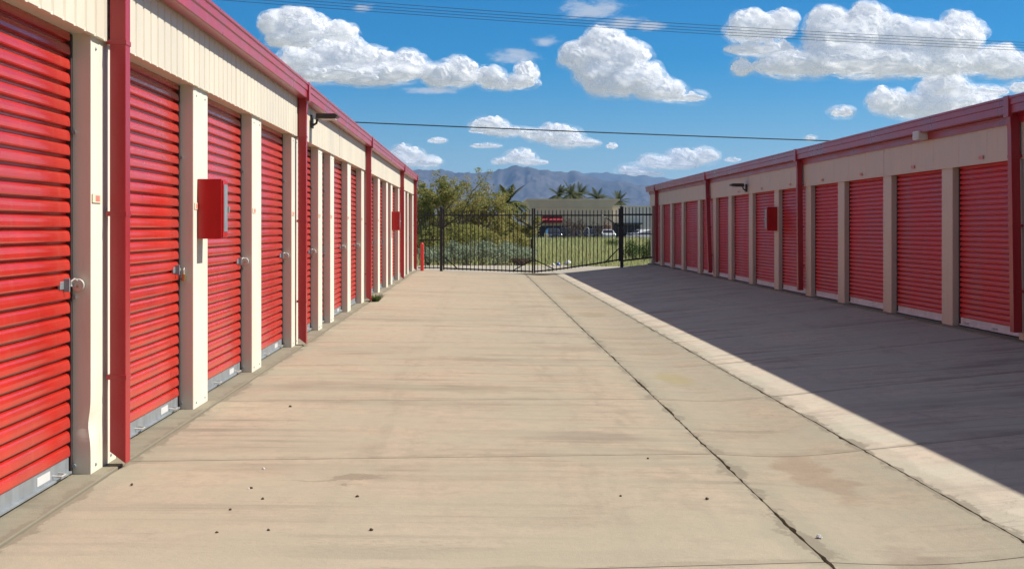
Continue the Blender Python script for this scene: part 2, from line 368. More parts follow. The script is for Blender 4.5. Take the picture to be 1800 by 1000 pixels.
M['leaf_palm'] = leaf_mat('palm_leaves', (0.07, 0.09, 0.03), (0.12, 0.125, 0.045))
M['leaf_green'] = leaf_mat('green_shrub_leaves', (0.06, 0.11, 0.025), (0.10, 0.15, 0.04))
M['leaf_dead'] = leaf_mat('dead_brush', (0.09, 0.06, 0.04), (0.14, 0.09, 0.06))
M['grass'] = leaf_mat('field_grass', (0.34, 0.38, 0.15), (0.50, 0.49, 0.25), 0.45)
def rock(name, c1, c2):
    m, g, b = new_mat(name)
    p = pos(g)
    n1 = g.noise(p, 0.0016, 8, 0.65); n2 = g.noise(g.scale(p, (3, 1, 0.4)), 0.004, 6, 0.7)
    c = g.mix(g.ramp(n1, 0.35, 0.65), c1+(1,), c2+(1,))
    c = g.mix(g.m('MULTIPLY', g.ramp(n2, 0.45, 0.7), 0.5), c, tuple(x*0.5 for x in c1)+(1,))
    g.l(c, b.inputs['Base Color']); b.inputs['Roughness'].default_value = 1.0; b.inputs['Specular IOR Level'].default_value = 0.0
    return m
M['rock'] = rock('desert_rock', (0.040, 0.042, 0.050), (0.095, 0.090, 0.090))
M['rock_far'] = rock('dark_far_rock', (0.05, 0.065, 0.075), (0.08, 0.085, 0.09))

# ------------------------------------------------------------------ ground
GATE = 46.7
X1, X2 = 1.60, 2.68
def dip(y): return 0.02+0.13*max(0, min(y, GATE+6))/GATE
def gz(x, y):
    d = dip(y)
    if x <= X1:
        t = max(0, min(1, (x+2.28)/(X1+2.28))); return -d*t
    if x <= X2:
        t = (x-X1)/(X2-X1); return -d-0.03*math.sin(math.pi*t)
    t = min(1, (x-X2)/(6.15-X2)); return -d+(d+0.22)*t
g_ = MB()
rows = [(-300, -0.6), (40, -0.6), (46.3, -0.45), (47.5, -0.24), (60, -0.20), (200, -0.2), (3000, -0.2), (22000, -0.2)]
for i, (y, z) in enumerate(rows):
    for x in (-14000, -60, 60, 14000): g_.v.append((x, y, z))
for i in range(len(rows)-1):
    for j in range(3): g_.f.append((i*4+j, i*4+j+1, i*4+j+5, i*4+j+4))
ground = part('ground', g_, M['ground'], None, kind='structure')

def sheet(x0, x1, y0, y1, off, nx=6, ny=6, fn=gz):
    b = MB()
    for j in range(ny+1):
        for i in range(nx+1):
            x = x0+(x1-x0)*i/nx; y = y0+(y1-y0)*j/ny; b.v.append((x, y, fn(x, y)+off))
    for j in range(ny):
        for i in range(nx):
            a = j*(nx+1)+i; b.f.append((a, a+1, a+nx+2, a+nx+1))
    return b
pave = part('pavement', sheet(-2.6, 6.5, -4.0, GATE+0.25, -0.03, 18, 26), M['joint'], None, kind='structure')
# slabs, each its own piece; joints are 12 mm gaps, edges slightly worn
SK = 0.14
def yj(k, x): return 6.05+2.95*k+SK*(x-1.6)
rngs = random.Random(3)
def slab(xa, xb, ka, kb, mat, gap=0.007, wob=0.0):
    b = MB(); n = 7; ns = 64
    ya = lambda x: max(-4.0, yj(ka, x)+gap); yb = lambda x: min(GATE+0.2, yj(kb, x)-gap)
    top = []
    for j in range(ns+1):
        row = []
        for i in range(n+1):
            t = i/n; x = xa+(xb-xa)*t
            yy = ya(x)+(yb(x)-ya(x))*j/ns
            if i == 0: x += wob*(max(0, noise.noise(Vector((xa*3, yy*1.3, 0))))*1.5+max(0, noise.noise(Vector((xa*3, yy*9, 4))))*1.1)+0.003
            if i == n: x -= wob*(max(0, noise.noise(Vector((xb*3+9, yy*1.1, 5))))*1.5+max(0, noise.noise(Vector((xb*3+9, yy*8, 7))))*1.1)+0.003
            e = 0.006 if (i in (0, n) or j in (0, ns)) else 0.0
            row.append((x, yy, gz(x, yy)-e))
        top.append(row)
    for row in top: b.v += row
    for j in range(ns):
        for i in range(n):
            a = j*(n+1)+i; b.f.append((a, a+1, a+n+2, a+n+1))
    # skirt
    ring = [j*(n+1) for j in range(ns+1)][::-1]+[i for i in range(1, n+1)]+[j*(n+1)+n for j in range(1, ns+1)]+[ns*(n+1)+i for i in range(n-1, 0, -1)]
    o = len(b.v)
    for r_ in ring: v = b.v[r_]; b.v.append((v[0], v[1], v[2]-0.028))
    L = len(ring)
    for i in range(L): b.f.append((ring[i], o+i, o+(i+1) % L, ring[(i+1) % L]))
    return part('concrete_slab', b, mat, pave)
for k in range(-4, 14):
    slab(-2.27, X1, k, k+1, M['conc'], 0.0045, 0.012)
    slab(X1, X2, k, k+1, M['conc_gutter'], 0.0045, 0.022)
    slab(X2, 6.13, k, k+1, M['conc_pale'], 0.006, 0.010)
# street apron beyond the gate
def ap(x, y):
    t = max(0, min(1, (y-GATE)/9)); base = gz(max(-2.3, min(6.1, x)), GATE); return base*(1-t)-0.13*t
part('road_apron', sheet(-22, 24, GATE+0.26, 57.5, -0.01, 24, 8, ap), M['apron'], None, kind='structure')

# ------------------------------------------------------------------ storage buildings
def corr(y0, y1, z0, z1, X, sgn, pitch=0.2, depth=0.012, base=0.0):
    """vertical ribbed sheet facing sgn; X = face position"""
    b = MB(); pts = []
    y = y0
    while y < y1-1e-6:
        for dy, s in ((0, 0), (0.022, 0), (0.034, depth), (pitch-0.012, depth), (pitch-0.001, 0)):
            if y+dy < y1: pts.append((y+dy, s))
        y += pitch
    pts.append((y1, 0))
    n = len(pts)
    for (yy, s) in pts: b.v += [(X+sgn*(base+s), yy, z0), (X+sgn*(base+s), yy, z1)]
    for i in range(n-1):
        a = 2*i; b.f.append((a, a+2, a+3, a+1) if sgn > 0 else (a, a+1, a+3, a+2))
    # returns top & bottom
    for z in (z0, z1):
        o = len(b.v)
        b.v += [(X-sgn*0.03, y0, z), (X-sgn*0.03, y1, z)]
        idx = [2*i+(0 if z == z0 else 1) for i in range(n)]
        b.f.append(tuple(idx)+(o+1, o))
    return b
def rib_profile(n, pitch, amp, s0):
    prof = []
    for i in range(n):
        z = i*pitch
        for s, dz in ((-.006, 0.0), (amp*.15, pitch*.03), (amp*.95, pitch*.06), (amp*1.05, pitch*.16), (amp, pitch*.40), (amp*.86, pitch*.62), (amp*.60, pitch*.76), (amp*.05, pitch*.82), (-.006, pitch*.88)):
            prof.append((s0+s, z+dz))
    prof.append((s0-.006, n*pitch)); return prof
def strip_mesh(name, prof, L, X, sgn, mat):
    b = MB()
    for s, z in prof: b.v += [(X+sgn*s, 0, z), (X+sgn*s, L, z)]
    for i in range(len(prof)-1):
        a = 2*i; b.f.append((a, a+1, a+3, a+2) if sgn > 0 else (a, a+2, a+3, a+1))
    # closed ends so the ribs read as folded sheet
    n = len(prof); o = len(b.v)
    q0 = X+sgn*(min(p[0] for p in prof)-0.012); b.v += [(q0, 0, prof[0][1]), (q0, 0, prof[-1][1]), (q0, L, prof[0][1]), (q0, L, prof[-1][1])]
    b.f.append(tuple(2*i for i in range(n))+(o+1, o)); b.f.append(tuple(2*i+1 for i in range(n))+(o+3, o+2))
    return b.mesh(name, mat)

def building(name, label, X, sgn, z0, y0, y1, pillars, zh, eave_b, eave_t, spouts, recess, mats, pitch, slat_doors, overhang=0.15):
    root = thing(name, label, 'building', (X-sgn*4.5, (y0+y1)/2, z0))
    ox, oy, oz = root.location
    def pt(nm, b, mat, bevel=0, parent=None, **k):
        o = part(nm, b, mat, parent or root, bevel, **k)
        if not parent: o.location = (-ox, -oy, -oz)
        return o
    def sb(b, s0, s1, ya, yb, za, zb): return b.box(X+sgn*s0, X+sgn*s1, ya, yb, za, zb)
    # main body and roof
    pt('wall', sb(MB(), -9.0, -recess-0.06, y0, y1, z0-0.3, eave_b+0.03), M['tan'])
    pt('roof', MB().prism_y([(X+sgn*(overhang-.03), eave_t-0.03), (X-sgn*4.5, eave_t+0.12), (X-sgn*9.15, eave_t-0.03), (X-sgn*9.15, eave_b+0.035), (X+sgn*(overhang-.03), eave_t-0.06)], y0-0.02, y1+0.02), M['roof'])
    pt('foundation_sill', sb(MB(), -recess-0.05, 0.075, y0, y1, z0-0.25, z0+0.006), M['sill'], 0.006)
    # header: soffit strip + ribbed panels per bay
    pt('header_soffit', sb(MB(), -recess-0.02, -0.004, y0, y1, zh, zh+0.02), mats['reveal'], 0.002)
    ys = [y0]+sorted(spouts)+[y1]
    for a, c in zip(ys[:-1], ys[1:]):
        if c-a < 0.3: continue
        n = max(1, round((c-a)/4.6)); L = (c-a)/n
        for i in range(n):
            pt('header_panel', corr(a+i*L+0.004, a+(i+1)*L-0.004, zh-0.012, eave_b+0.05, X, sgn), mats['panel'] ) if sgn > 0 else pt('header_panel', corr(a+i*L+0.004, a+(i+1)*L-0.004, zh-0.012, eave_b+0.05, X, sgn, 0.93, 0.004), mats['panel'])
    pt('header_trim', sb(MB(), -0.004, 0.006, y0, y1, zh-0.014, zh+0.004), mats['pillar'])
    # gutter with joint covers
    for a, c in zip(ys[:-1], ys[1:]):
        if c-a < 0.3: continue
        o = overhang
        prof = [(X+sgn*0.018, eave_b+0.02), (X+sgn*0.018, eave_t), (X+sgn*(o-0.004), eave_t), (X+sgn*(o+0.012), eave_t-0.006), (X+sgn*(o+0.012), eave_t-0.03),
                (X+sgn*o, eave_t-0.036), (X+sgn*o, eave_t-0.10), (X+sgn*(o-.012), eave_t-0.108), (X+sgn*(o-.012), eave_b+0.008), (X+sgn*(o-0.02), eave_b), (X+sgn*0.03, eave_b)]
        pr = MB().prism_y(prof, a+0.004, c-0.004)
        ob = pt('gutter', pr, M['red_gutter']); fix_normals(ob.data)
    for s in spouts:
        c = sb(MB(), overhang-0.03, overhang+0.018, s-0.09, s+0.06, eave_b-0.035, eave_t+0.004)
        pt('gutter_joint_cover', c, M['red_gutter'], 0.003)
    # pillars
    for (a, c) in pillars:
        b = MB()
        if name == 'cream_storage_building' and abs(a-7.95) < 0.01:
            nz = 90; xs = [-recess-0.07]+[-recess+(recess-.02)*q/12 for q in range(13)]; yy = [a+0.03*q for q in range(14)]+[c]
            def den(x, y, z):
                k = math.exp(-((z-0.30)/0.085)**2)*math.exp(-((y-a)/0.16)**2)*math.exp(-((x+0.02)/0.07)**2)
                k2 = math.exp(-((z-0.36)/0.05)**2)*math.exp(-((x+0.06)/0.03)**2)
                return x-0.018*k, y+0.012*k-0.004*k2
            grid = []
            path = [(s, a) for s in xs]+[(-0.02, q) for q in yy[1:]]
            for j in range(nz+1):
                z = z0-0.01+(zh-z0+0.012)*j/nz
                for (s, y) in path:
                    s2, y2 = den(s, y, z-z0); b.v.append((X+sgn*s2, y2, z))
            n = len(path)
            for j in range(nz):
                for i in range(n-1):
                    q = j*n+i; b.f.append((q, q+1, q+n+1, q+n))
            o = pt('pillar', b, mats['pillar'], label='cream steel pillar with a dent near its foot')
            sm = [True]*len(o.data.polygons); 
            o2 = pt('pillar_back', sb(MB(), -recess-0.07, -0.06, c-0.05, c, z0-0.01, zh+0.002), mats['pillar'])
        else:
            pt('pillar', sb(b, -recess-0.07, -0.018, a, c, z0-0.01, zh+0.002), mats['pillar'], 0.007)
    # doors between neighbouring pillars
    cache = {}
    H = zh-z0
    doors = []
    for i in range(len(pillars)-1):
        a, c = pillars[i][1], pillars[i+1][0]
        L = c-a
        if L < 0.3: continue
        d = thing('roller_door', None, None); del_keys = [k for k in ('category',) if k in d]
        for k in list(d.keys()): del d[k]
        d.parent = root; d.location = (X-ox, a-oy, z0-oz)
        gw = 0.045; bar = 0.10
        n = int(round((H-bar)/pitch)); pp = (H-bar+0.01)/n
        key = (round(L, 3), i in slat_doors)
        zbase = 0.02+bar
        if i in slat_doors:
            me = cache.get(key) or strip_mesh('slat', rib_profile(1, pp, 0.021, -recess), L-2*gw-0.012, 0, sgn, mats['door'])
            cache[key] = me
            for q in range(n):
                o = link('slat', me, d, (0, gw+0.006, zbase+q*pp))
        else:
            me = cache.get(key) or strip_mesh('curtain', rib_profile(n, pp, 0.021 if sgn > 0 else 0.024, -recess), L-2*gw-0.012, 0, sgn, mats['door'])
            cache[key] = me
            link('curtain', me, d, (0, gw+0.006, zbase))
        # tracks
        for (ya, yb) in ((0.0, gw), (L-gw, L)):
            part('door_track', MB().box(-sgn*(recess+0.05), -sgn*(recess-0.022), ya+0.004, yb-0.004, 0.01, H-0.01), M['dark'], d)
        # bottom bar: angle section
        bb = MB().box(-sgn*(recess+0.01), -sgn*(recess-0.014), gw+0.01, L-gw-0.01, 0.035, 0.02+bar)
        bb.box(-sgn*(recess+0.01), -sgn*(recess-0.034), gw+0.01, L-gw-0.01, 0.022, 0.036)
        part('bottom_bar', bb, mats['bar'], d, 0.002)
        if i in slat_doors:
            part('sticker', MB().box(-sgn*(recess-0.0135), -sgn*(recess-0.016), L-0.62, L-0.40, 0.05, 0.10), M['label'], d)
            for yy in (L-0.30, L*0.42):
                hb = MB().tube([(-sgn*(recess-0.012), yy-0.05, 0.062), (-sgn*(recess-0.06), yy-0.035, 0.055), (-sgn*(recess-0.06), yy+0.035, 0.055), (-sgn*(recess-0.012), yy+0.05, 0.062)], 0.006, 6)
                part('handle', hb, M['chrome'], d)
        doors.append((d, a, c))
        if sgn > 0 and a > 0:
            lb = MB().box(-sgn*(recess-0.006), -sgn*(recess-0.022), L-0.24, L-0.05, 1.135, 1.185)
            lb.box(-sgn*(recess-0.02), -sgn*(recess-0.034), L-0.16, L-0.03, 1.148, 1.172)
            lb.box(-sgn*(recess-0.02), -sgn*(recess-0.055), L-0.17, L-0.155, 1.12, 1.20)
            part('latch', lb, M['galv'], d, 0.002)
    # downspouts
    for s in spouts:
        lean = {35.1: -0.45}.get(round(s, 1), 0.0)
        if sgn < 0 and lean == 0: lean = -0.08
        wd = 0.055; b = MB(); s0, s1 = 0.022, 0.122
        zt, zb_ = eave_b+0.01, z0+0.13
        pts = [(zt, s, overhang-0.13, overhang-0.02), (zt-0.10, s, overhang-.13, overhang-0.02), (zt-0.2, s, s0, s1), (zb_+0.04, s+lean, s0, s1), (z0+0.10, s+lean, s0, s1)]
        for j, (z, yc, sa, sc_) in enumerate(pts):
            lowa = lowb = 0
            if j == len(pts)-1: lowb = -0.075 if sgn > 0 else 0.0
            b.v += [(X+sgn*sa, yc-wd, z), (X+sgn*sc_, yc-wd, z+lowb), (X+sgn*sc_, yc+wd, z+lowb), (X+sgn*sa, yc+wd, z)]
        for j in range(len(pts)-1):
            for k in range(4):
                p_, q_ = j*4+k, j*4+(k+1) % 4; b.f.append((p_, q_, q_+4, p_+4))
        b.f.append((0, 1, 2, 3))
        o = pt('downspout', b, M['red_trim'], 0.004); fix_normals(o.data)
        for z in (z0+0.55, (z0+eave_b)/2, eave_b-0.5):
            t = (zt-z)/(zt-zb_); yc = s+lean*t
            pt('downspout_strap', sb(MB(), 0.0, 0.126, yc-wd-0.004, yc+wd+0.004, z, z+0.03), M['red_trim'], 0.002)
    return root, doors, pt, sb

LP = [(0.15,0.7),(2.9,3.4),(5.1,5.6),(7.95,8.50),(10.79,11.35),(13.56,14.12),(16.4,16.95),(19.1,19.55),(20.63,21.12),(23.3,23.85),(26.0,26.6),(27.6,28.12),
      (30.2,30.75),(32.86,33.4),(34.5,35.1),(37.6,38.2),(40.6,41.1),(42.4,42.9),(45.3,46.1)]
RP = [(1.9,2.3),(4.45,4.85),(7.0,7.4),(9.55,9.95),(12.1,12.5),(14.6,15.0)]+[(v-0.4, v) for v in (17.51,20.06,22.6,24.85,27.5,30.1,32.6,34.75,37.2,40.2,42.6,45.0,47.5)]
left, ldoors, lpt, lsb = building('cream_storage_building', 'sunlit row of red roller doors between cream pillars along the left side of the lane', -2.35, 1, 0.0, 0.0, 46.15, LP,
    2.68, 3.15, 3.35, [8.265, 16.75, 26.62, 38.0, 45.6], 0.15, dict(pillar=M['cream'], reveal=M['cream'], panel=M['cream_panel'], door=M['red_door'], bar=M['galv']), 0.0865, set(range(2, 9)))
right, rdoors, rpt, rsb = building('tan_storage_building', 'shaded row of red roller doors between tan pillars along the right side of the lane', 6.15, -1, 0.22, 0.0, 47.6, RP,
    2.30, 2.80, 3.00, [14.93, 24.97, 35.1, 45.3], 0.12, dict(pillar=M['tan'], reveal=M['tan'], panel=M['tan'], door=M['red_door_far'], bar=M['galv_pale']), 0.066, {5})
rpt('eave_trim', rsb(MB(), 0.020, 0.032, 0.0, 47.6, 2.70, 2.80), M['red_trim'], 0.003)
rpt('eave_trim', rsb(MB(), 0.032, 0.045, 0.0, 47.6, 2.775, 2.797), M['red_trim'], 0.002)

# number plaques and small hardware on the left pillars
for (a, c) in LP[3:13]:
    lpt('number_plaque', lsb(MB(), -0.017, -0.012, a+0.02, a+0.20, 1.655, 1.71), M['plaque'], 0.001)
    lpt('plaque_print', lsb(MB(), -0.012, -0.0105, a+0.075, a+0.165, 1.665, 1.70), M['plaque_red'])
for (a, c) in LP[3:9]:
    b = MB()
    for z in (2.08, 1.08, 0.06):
        b.lathe((-2.35-0.115, a-0.012, z), [(0.012, -0.012), (0.012, 0.0), (0.008, 0.006), (0.004, 0.012)], 'y', 8)
    lpt('anchor_bolt', b, M['galv'])
for (a, c) in LP[3:9]:
    b = MB()
    for yy in (a+0.10, c-0.12):
        for z in (0.05, 2.60): b.lathe((-2.35-0.018, yy, z), [(0.010, -0.002), (0.010, 0.003), (0.004, 0.007)], 'x', 8)
    lpt('screw_heads', b, M['galv'])
for (d, a, c) in rdoors[5:12]:
    rpt('number_plaque', rsb(MB(), 0.017, 0.021, (a+c)/2-0.08, (a+c)/2+0.06, 2.345, 2.385), M['plaque_red'], 0.001)

# wall lamps (arms over the lane)
def wall_lamp(X, sgn, y, z, label):
    t = thing('wall_lamp', label, 'lamp', (X, y, z), 'bronze wall lamps on the storage buildings')
    part('back_plate', MB().box(sgn*0.018, sgn*0.045, -0.07, 0.07, -0.09, 0.09), M['bronze'], t, 0.006)
    part('arm', MB().tube([(sgn*0.04, 0, -0.05), (sgn*0.09, 0, -0.02), (sgn*0.10, 0, 0.03), (sgn*0.13, 0, 0.06)], 0.016, 8), M['bronze'], t)
    part('lamp_head', MB().prism_y([(sgn*0.09, 0.03), (sgn*0.38, 0.055), (sgn*0.40, 0.075), (sgn*0.36, 0.105), (sgn*0.10, 0.105)], -0.14, 0.14), M['bronze'], t, 0.008)
    part('lens', MB().box(sgn*0.16, sgn*0.36, -0.11, 0.11, 0.028, 0.036), M['label'], t)
    return t
wall_lamp(-2.35, 1, 18.0, 2.96, 'dark bronze lamp high on the sunlit cream wall, just past the second red downspout')
wall_lamp(6.15, -1, 30.2, 2.42, 'dark bronze lamp on the shaded tan wall above the red doors')
# small junction box under the right gutter
t = thing('flood_light_box', 'small pale box lamp tucked under the right gutter', 'lamp', (6.15, 18.0, 2.78))
part('housing', MB().box(-0.03, -0.17, -0.11, 0.13, -0.07, 0.05), M['cream'], t, 0.008)
part('lens', MB().box(-0.17, -0.176, -0.08, 0.10, -0.05, 0.03), M['label'], t)

# extinguisher cabinets
def cabinet(X, sgn, y, z, dy, label):
    t = thing('extinguisher_cabinet', label, 'cabinet', (X, y, z), 'red extinguisher cabinets on the pillars')
    part('case', MB().box(-sgn*0.016, sgn*0.185, 0, dy, 0, 0.50), M['red_box'], t, 0.004)
    part('door_frame', MB().box(sgn*0.186, sgn*0.196, 0.012, dy-0.012, 0.012, 0.488), M['red_box'], t, 0.002)
    part('glass', MB().box(sgn*0.1965, sgn*0.2, 0.035, dy-0.035, 0.06, 0.455), M['galv'], t)
    part('latch', MB().box(sgn*0.19, sgn*0.215, dy-0.03, dy-0.015, 0.22, 0.27), M['chrome'], t)
cabinet(-2.35, 1, 10.93, 1.41, 0.22, 'red extinguisher cabinet on the sunlit second pillar, nearest on the left')
cabinet(-2.35, 1, 34.75, 1.44, 0.26, 'red extinguisher cabinet far down the sunlit left row')
cabinet(6.15, -1, 27.2, 1.44, 0.24, 'dark red extinguisher cabinet on a shaded right pillar')

# padlocks hanging at the left doors' latches
def disc_lock(y, label, kind='disc'):
    t = thing('padlock', label, 'padlock', (-2.35-0.088, y-0.060, 1.16), 'padlocks on the left doors')
    if kind == 'disc':
        part('lock_body', MB().lathe((0, 0.035, -0.005), [(0.014, -0.016), (0.036, -0.014), (0.040, 0.0), (0.036, 0.014), (0.014, 0.016)], 'y', 20), M['chrome'], t)
        part('keyway', MB().lathe((0, 0.02, -0.012), [(0.009, -0.003), (0.009, 0.003)], 'y', 10), M['brass'], t)
        part('shackle', MB().tube([(0.0, 0.03, 0.02), (-0.01, -0.005, 0.035), (-0.025, -0.02, 0.02), (-0.025, -0.02, -0.01)], 0.006, 6), M['chrome'], t)
    else:
        part('lock_body', MB().box(-0.012, 0.014, -0.005, 0.045, -0.095, -0.035), M['brass'], t, 0.006)
        part('shackle', MB().tube([(0, 0.005, -0.04), (0, 0.005, -0.005), (0, 0.02, 0.012), (0, 0.035, -0.005), (0, 0.035, -0.04)], 0.005, 6), M['chrome'], t)
lk = [(7.95, 'round steel padlock on the nearest left door, in front of the first red downspout', 'disc'), (10.79, 'rectangular tarnished padlock hanging on the door left of the near red cabinet', 'box'),
      (13.56, 'round padlock on the left door just right of the near red cabinet', 'disc'), (16.4, 'round padlock on the left door just before the second red downspout', 'disc'),
      (19.1, 'small padlock on the first door past the second red downspout', 'disc'), (23.3, 'small padlock on the door past the narrow gap in the left row', 'disc'),
      (26.0, 'small padlock on the left door just before the third red downspout', 'disc')]
for y, lb, k in lk: disc_lock(y, lb, k)

# ------------------------------------------------------------------ gate and fence
def zg(x): return gz(max(-2.3, min(6.1, x)), GATE)
ZT = 2.16     # picket tips
ZR = 1.955    # top rail
def pickets(t, xa, xb, n, zt, zrail_b, y, extra=0.0):
    me = None
    for i in range(n):
        x = xa+(xb-xa)*(i+0.5)/n
        zb = zrail_b(x)-0.05
        b = MB().box(-0.014, 0.014, -0.014, 0.014, 0, zt-0.05-zb)
        L = zt-zb; b.add([(-0.02, -0.02, L-0.07), (0.02, -0.02, L-0.07), (0.02, 0.02, L-0.07), (-0.02, 0.02, L-0.07), (0, 0, L)], [(0, 1, 4), (1, 2, 4), (2, 3, 4), (3, 0, 4), (3, 2, 1, 0)])
        part('picket', b, M['black'], t, loc=(x-t.location.x, y-t.location.y, zb-t.location.z))
def rail(t, nm, pts, r=0.02):
    l = t.location
    return part(nm, MB().tube([Vector(p)-l for p in pts], r, 4), M['black'], t)
gx0, gx1, gxm = -1.40, 5.03, 1.885
y = GATE
t = thing('fence_panel', 'short black iron fence panel between the left building and the gate', 'fence', (-2.2, y, 0))
part('post', MB().box(gx0-0.06-t.location.x, gx0+0.04-t.location.x, -0.05, 0.05, -0.1, 2.22), M['black'], t, 0.006)
part('post_cap', MB().lathe((gx0-0.01-t.location.x, 0, 2.22), [(0.075, 0), (0.075, 0.02), (0.03, 0.05), (0.005, 0.08)], 'z', 8), M['black'], t)
pickets(t, -2.2, gx0-0.06, 5, ZT, lambda x: 0.1, y)
for z, nm in ((ZR, 'top_rail'), (1.08, 'middle_rail'), (0.09, 'bottom_rail')): rail(t, nm, [(-2.24, y, z), (gx0-0.06, y, z)])
def leaf(xa, xb, hinge, label, zbr, ry):
    t = thing('gate_leaf', label, 'gate', ((xa+xb)/2, y, 0))
    rail(t, 'top_rail', [(xa, y, ZR), (xb, y, ZR)], 0.024)
    rail(t, 'bottom_rail', [(xa+(xb-xa)*i/6, y, zbr(xa+(xb-xa)*i/6)) for i in range(7)], 0.026)
    for x in (xa, xb):
        b = MB().box(x-0.028, x+0.028, y-0.028, y+0.028, zbr(x)-0.06, 2.20); b.v = [(v[0]-t.location.x, v[1]-y, v[2]) for v in b.v]
        part('stile', b, M['black'], t, 0.004)
    pickets(t, xa+0.05, xb-0.05, 22, ZT, zbr, y)
    free = xb if hinge == xa else xa; sg = -1 if free == xb else 1
    rail(t, 'brace', [(free, y-0.02, 1.50), (free+sg*0.72, y-0.02, ZR)], 0.018)
    rail(t, 'brace', [(free, y-0.02, zbr(free)+0.42), (free+sg*0.72, y-0.02, zbr(free+sg*0.72))], 0.018)
    rail(t, 'brace', [(hinge, y-0.02, 1.55), (hinge-sg*0.62, y-0.02, ZR)], 0.018)
    rail(t, 'brace', [(hinge, y-0.02, zbr(hinge)+0.42), (hinge-sg*0.5, y-0.02, zbr(hinge-sg*0.5))], 0.018)
    return t
la = leaf(gx0+0.08, gxm-0.035, gx0+0.08, 'left leaf of the double black iron gate, in front of the green tree', lambda x: 0.07-0.12*max(0, (x-gx0)/(gxm-gx0)), y)
lb_ = leaf(gxm+0.035, gx1-0.08, gx1-0.08, 'right leaf of the double black iron gate, its bottom rail climbing to the right', lambda x: -0.05+0.44*((x-gxm)/(gx1-gxm))**1.25, y)
part('lock_box', MB().box(gxm-0.11-la.location.x, gxm-0.02-la.location.x, -0.06, 0.04, 0.78, 1.12), M['black'], la, 0.01)
t = thing('fence_panel', 'short black iron fence panel between the gate and the right building', 'fence', (5.1, y, 0))
lx = t.location.x
part('post', MB().box(gx1-0.05-lx, gx1+0.06-lx, -0.055, 0.055, -0.1, 2.24), M['black'], t, 0.006)
part('post_cap', MB().lathe((gx1-lx, 0, 2.24), [(0.08, 0), (0.08, 0.02), (0.03, 0.05), (0.005, 0.08)], 'z', 8), M['black'], t)
pickets(t, gx1+0.08, 6.1, 8, 2.26, lambda x: 0.36+0.12*(x-gx1), y)
rail(t, 'top_rail', [(gx1, y, 1.98), (6.12, y, 1.98)], 0.03)
rail(t, 'middle_rail', [(gx1, y, 1.28), (6.12, y, 1.28)], 0.02)
rail(t, 'bottom_rail', [(gx1, y, 0.33), (6.12, y, 0.46)], 0.03)
b_ = MB().lathe((0, 0, 0), [(0.06, 0), (0.06, 0.92), (0.055, 0.96), (0.035, 0.985), (0.01, 0.995)], 'z', 16)
bo = part('bollard', b_, painted('red_bollard_paint', (0.55, 0.03, 0.025), 0.5, 0.1, 0), None, loc=(P(742, 0, 46.2).x, 46.2, -0.01), smooth=False)
tag(bo, 'red steel bollard in front of the fence beside the far end of the left row', 'bollard')

# ------------------------------------------------------------------ vegetation
def leaves(b, c, rad, n, size, rng, flat=0.6, squash=1.0, long=1.6):
    for _ in range(n):
        while True:
            q = Vector((rng.uniform(-1, 1), rng.uniform(-1, 1), rng.uniform(-1, 1)))
            if 0.05 < q.length <= 1: break
        q = q*(q.length**-0.35)
        p = c+Vector((q.x*rad, q.y*rad, q.z*rad*squash))
        a = Vector((rng.uniform(-1, 1), rng.uniform(-1, 1), rng.uniform(-flat, flat))).normalized()
        bb = a.cross(Vector((rng.uniform(-1, 1), rng.uniform(-1, 1), rng.uniform(-1, 1)))).normalized()
        s = size*rng.uniform(0.6, 1.3)
        b.quad(p-a*s*long/2, p+bb*s*0.45, p+a*s*long/2, p-bb*s*0.45)
def tree(name, label, loc, h, w, mat, seed, nl=9000, size=0.07, low=0.12, group=None, lean=0, density=70):
    rng = random.Random(seed); t = thing(name, label, 'tree', loc, group)
    tr = MB(); cr = MB(); tips = []
    for s in range(rng.randint(3, 4)):
        a = rng.uniform(0, 6.28); p = Vector((math.cos(a)*.1, math.sin(a)*.1, -0.1)); d = Vector((math.cos(a)*.35+lean*.3, math.sin(a)*.35, 1)).normalized()
        def grow(p, d, L, r, lev):
            pts = [p]; rs = [r]
            for i in range(4):
                d = (d+Vector((rng.uniform(-.22, .22), rng.uniform(-.22, .22), rng.uniform(-.05, .12)))).normalized()
                p = p+d*L/4; pts.append(p); rs.append(r*(1-0.12*(i+1)))
            tr.tube(pts, rs, 5 if lev < 2 else 3, False)
            if lev >= 2:
                tips.append(p); tips.append(pts[2])
            if lev < 3:
                for k in range(3 if lev < 2 else 2):
                    az = rng.uniform(0, 6.28); o = Vector((math.cos(az), math.sin(az), rng.uniform(-.15, .6)))
                    grow(pts[rng.choice((2, 3, 4))], (d*0.7+o*0.75*w/h*1.5).normalized(), L*0.66, r*0.55, lev+1)
        grow(p, d, h*0.36, 0.035*h/2, 0)
    mx = max(abs(q.x) for q in tips); mz = max(q.z for q in tips)
    sx = w/2/mx*0.9; sz = h/mz*0.95
    tr.v = [(v[0]*sx, v[1]*sx, v[2]*sz) for v in tr.v]
    tips = [Vector((q.x*sx, q.y*sx, q.z*sz)) for q in tips]
    n = max(4, nl//len(tips))
    for q in tips:
        if q.z < h*low: continue
        leaves(cr, q, rng.uniform(0.22, 0.55)*w/6, int(n*rng.uniform(0.3, 1.7)), size, rng, squash=0.7)
    part('trunk', tr, M['bark'], t); part('crown', cr, mat, t)
    return t
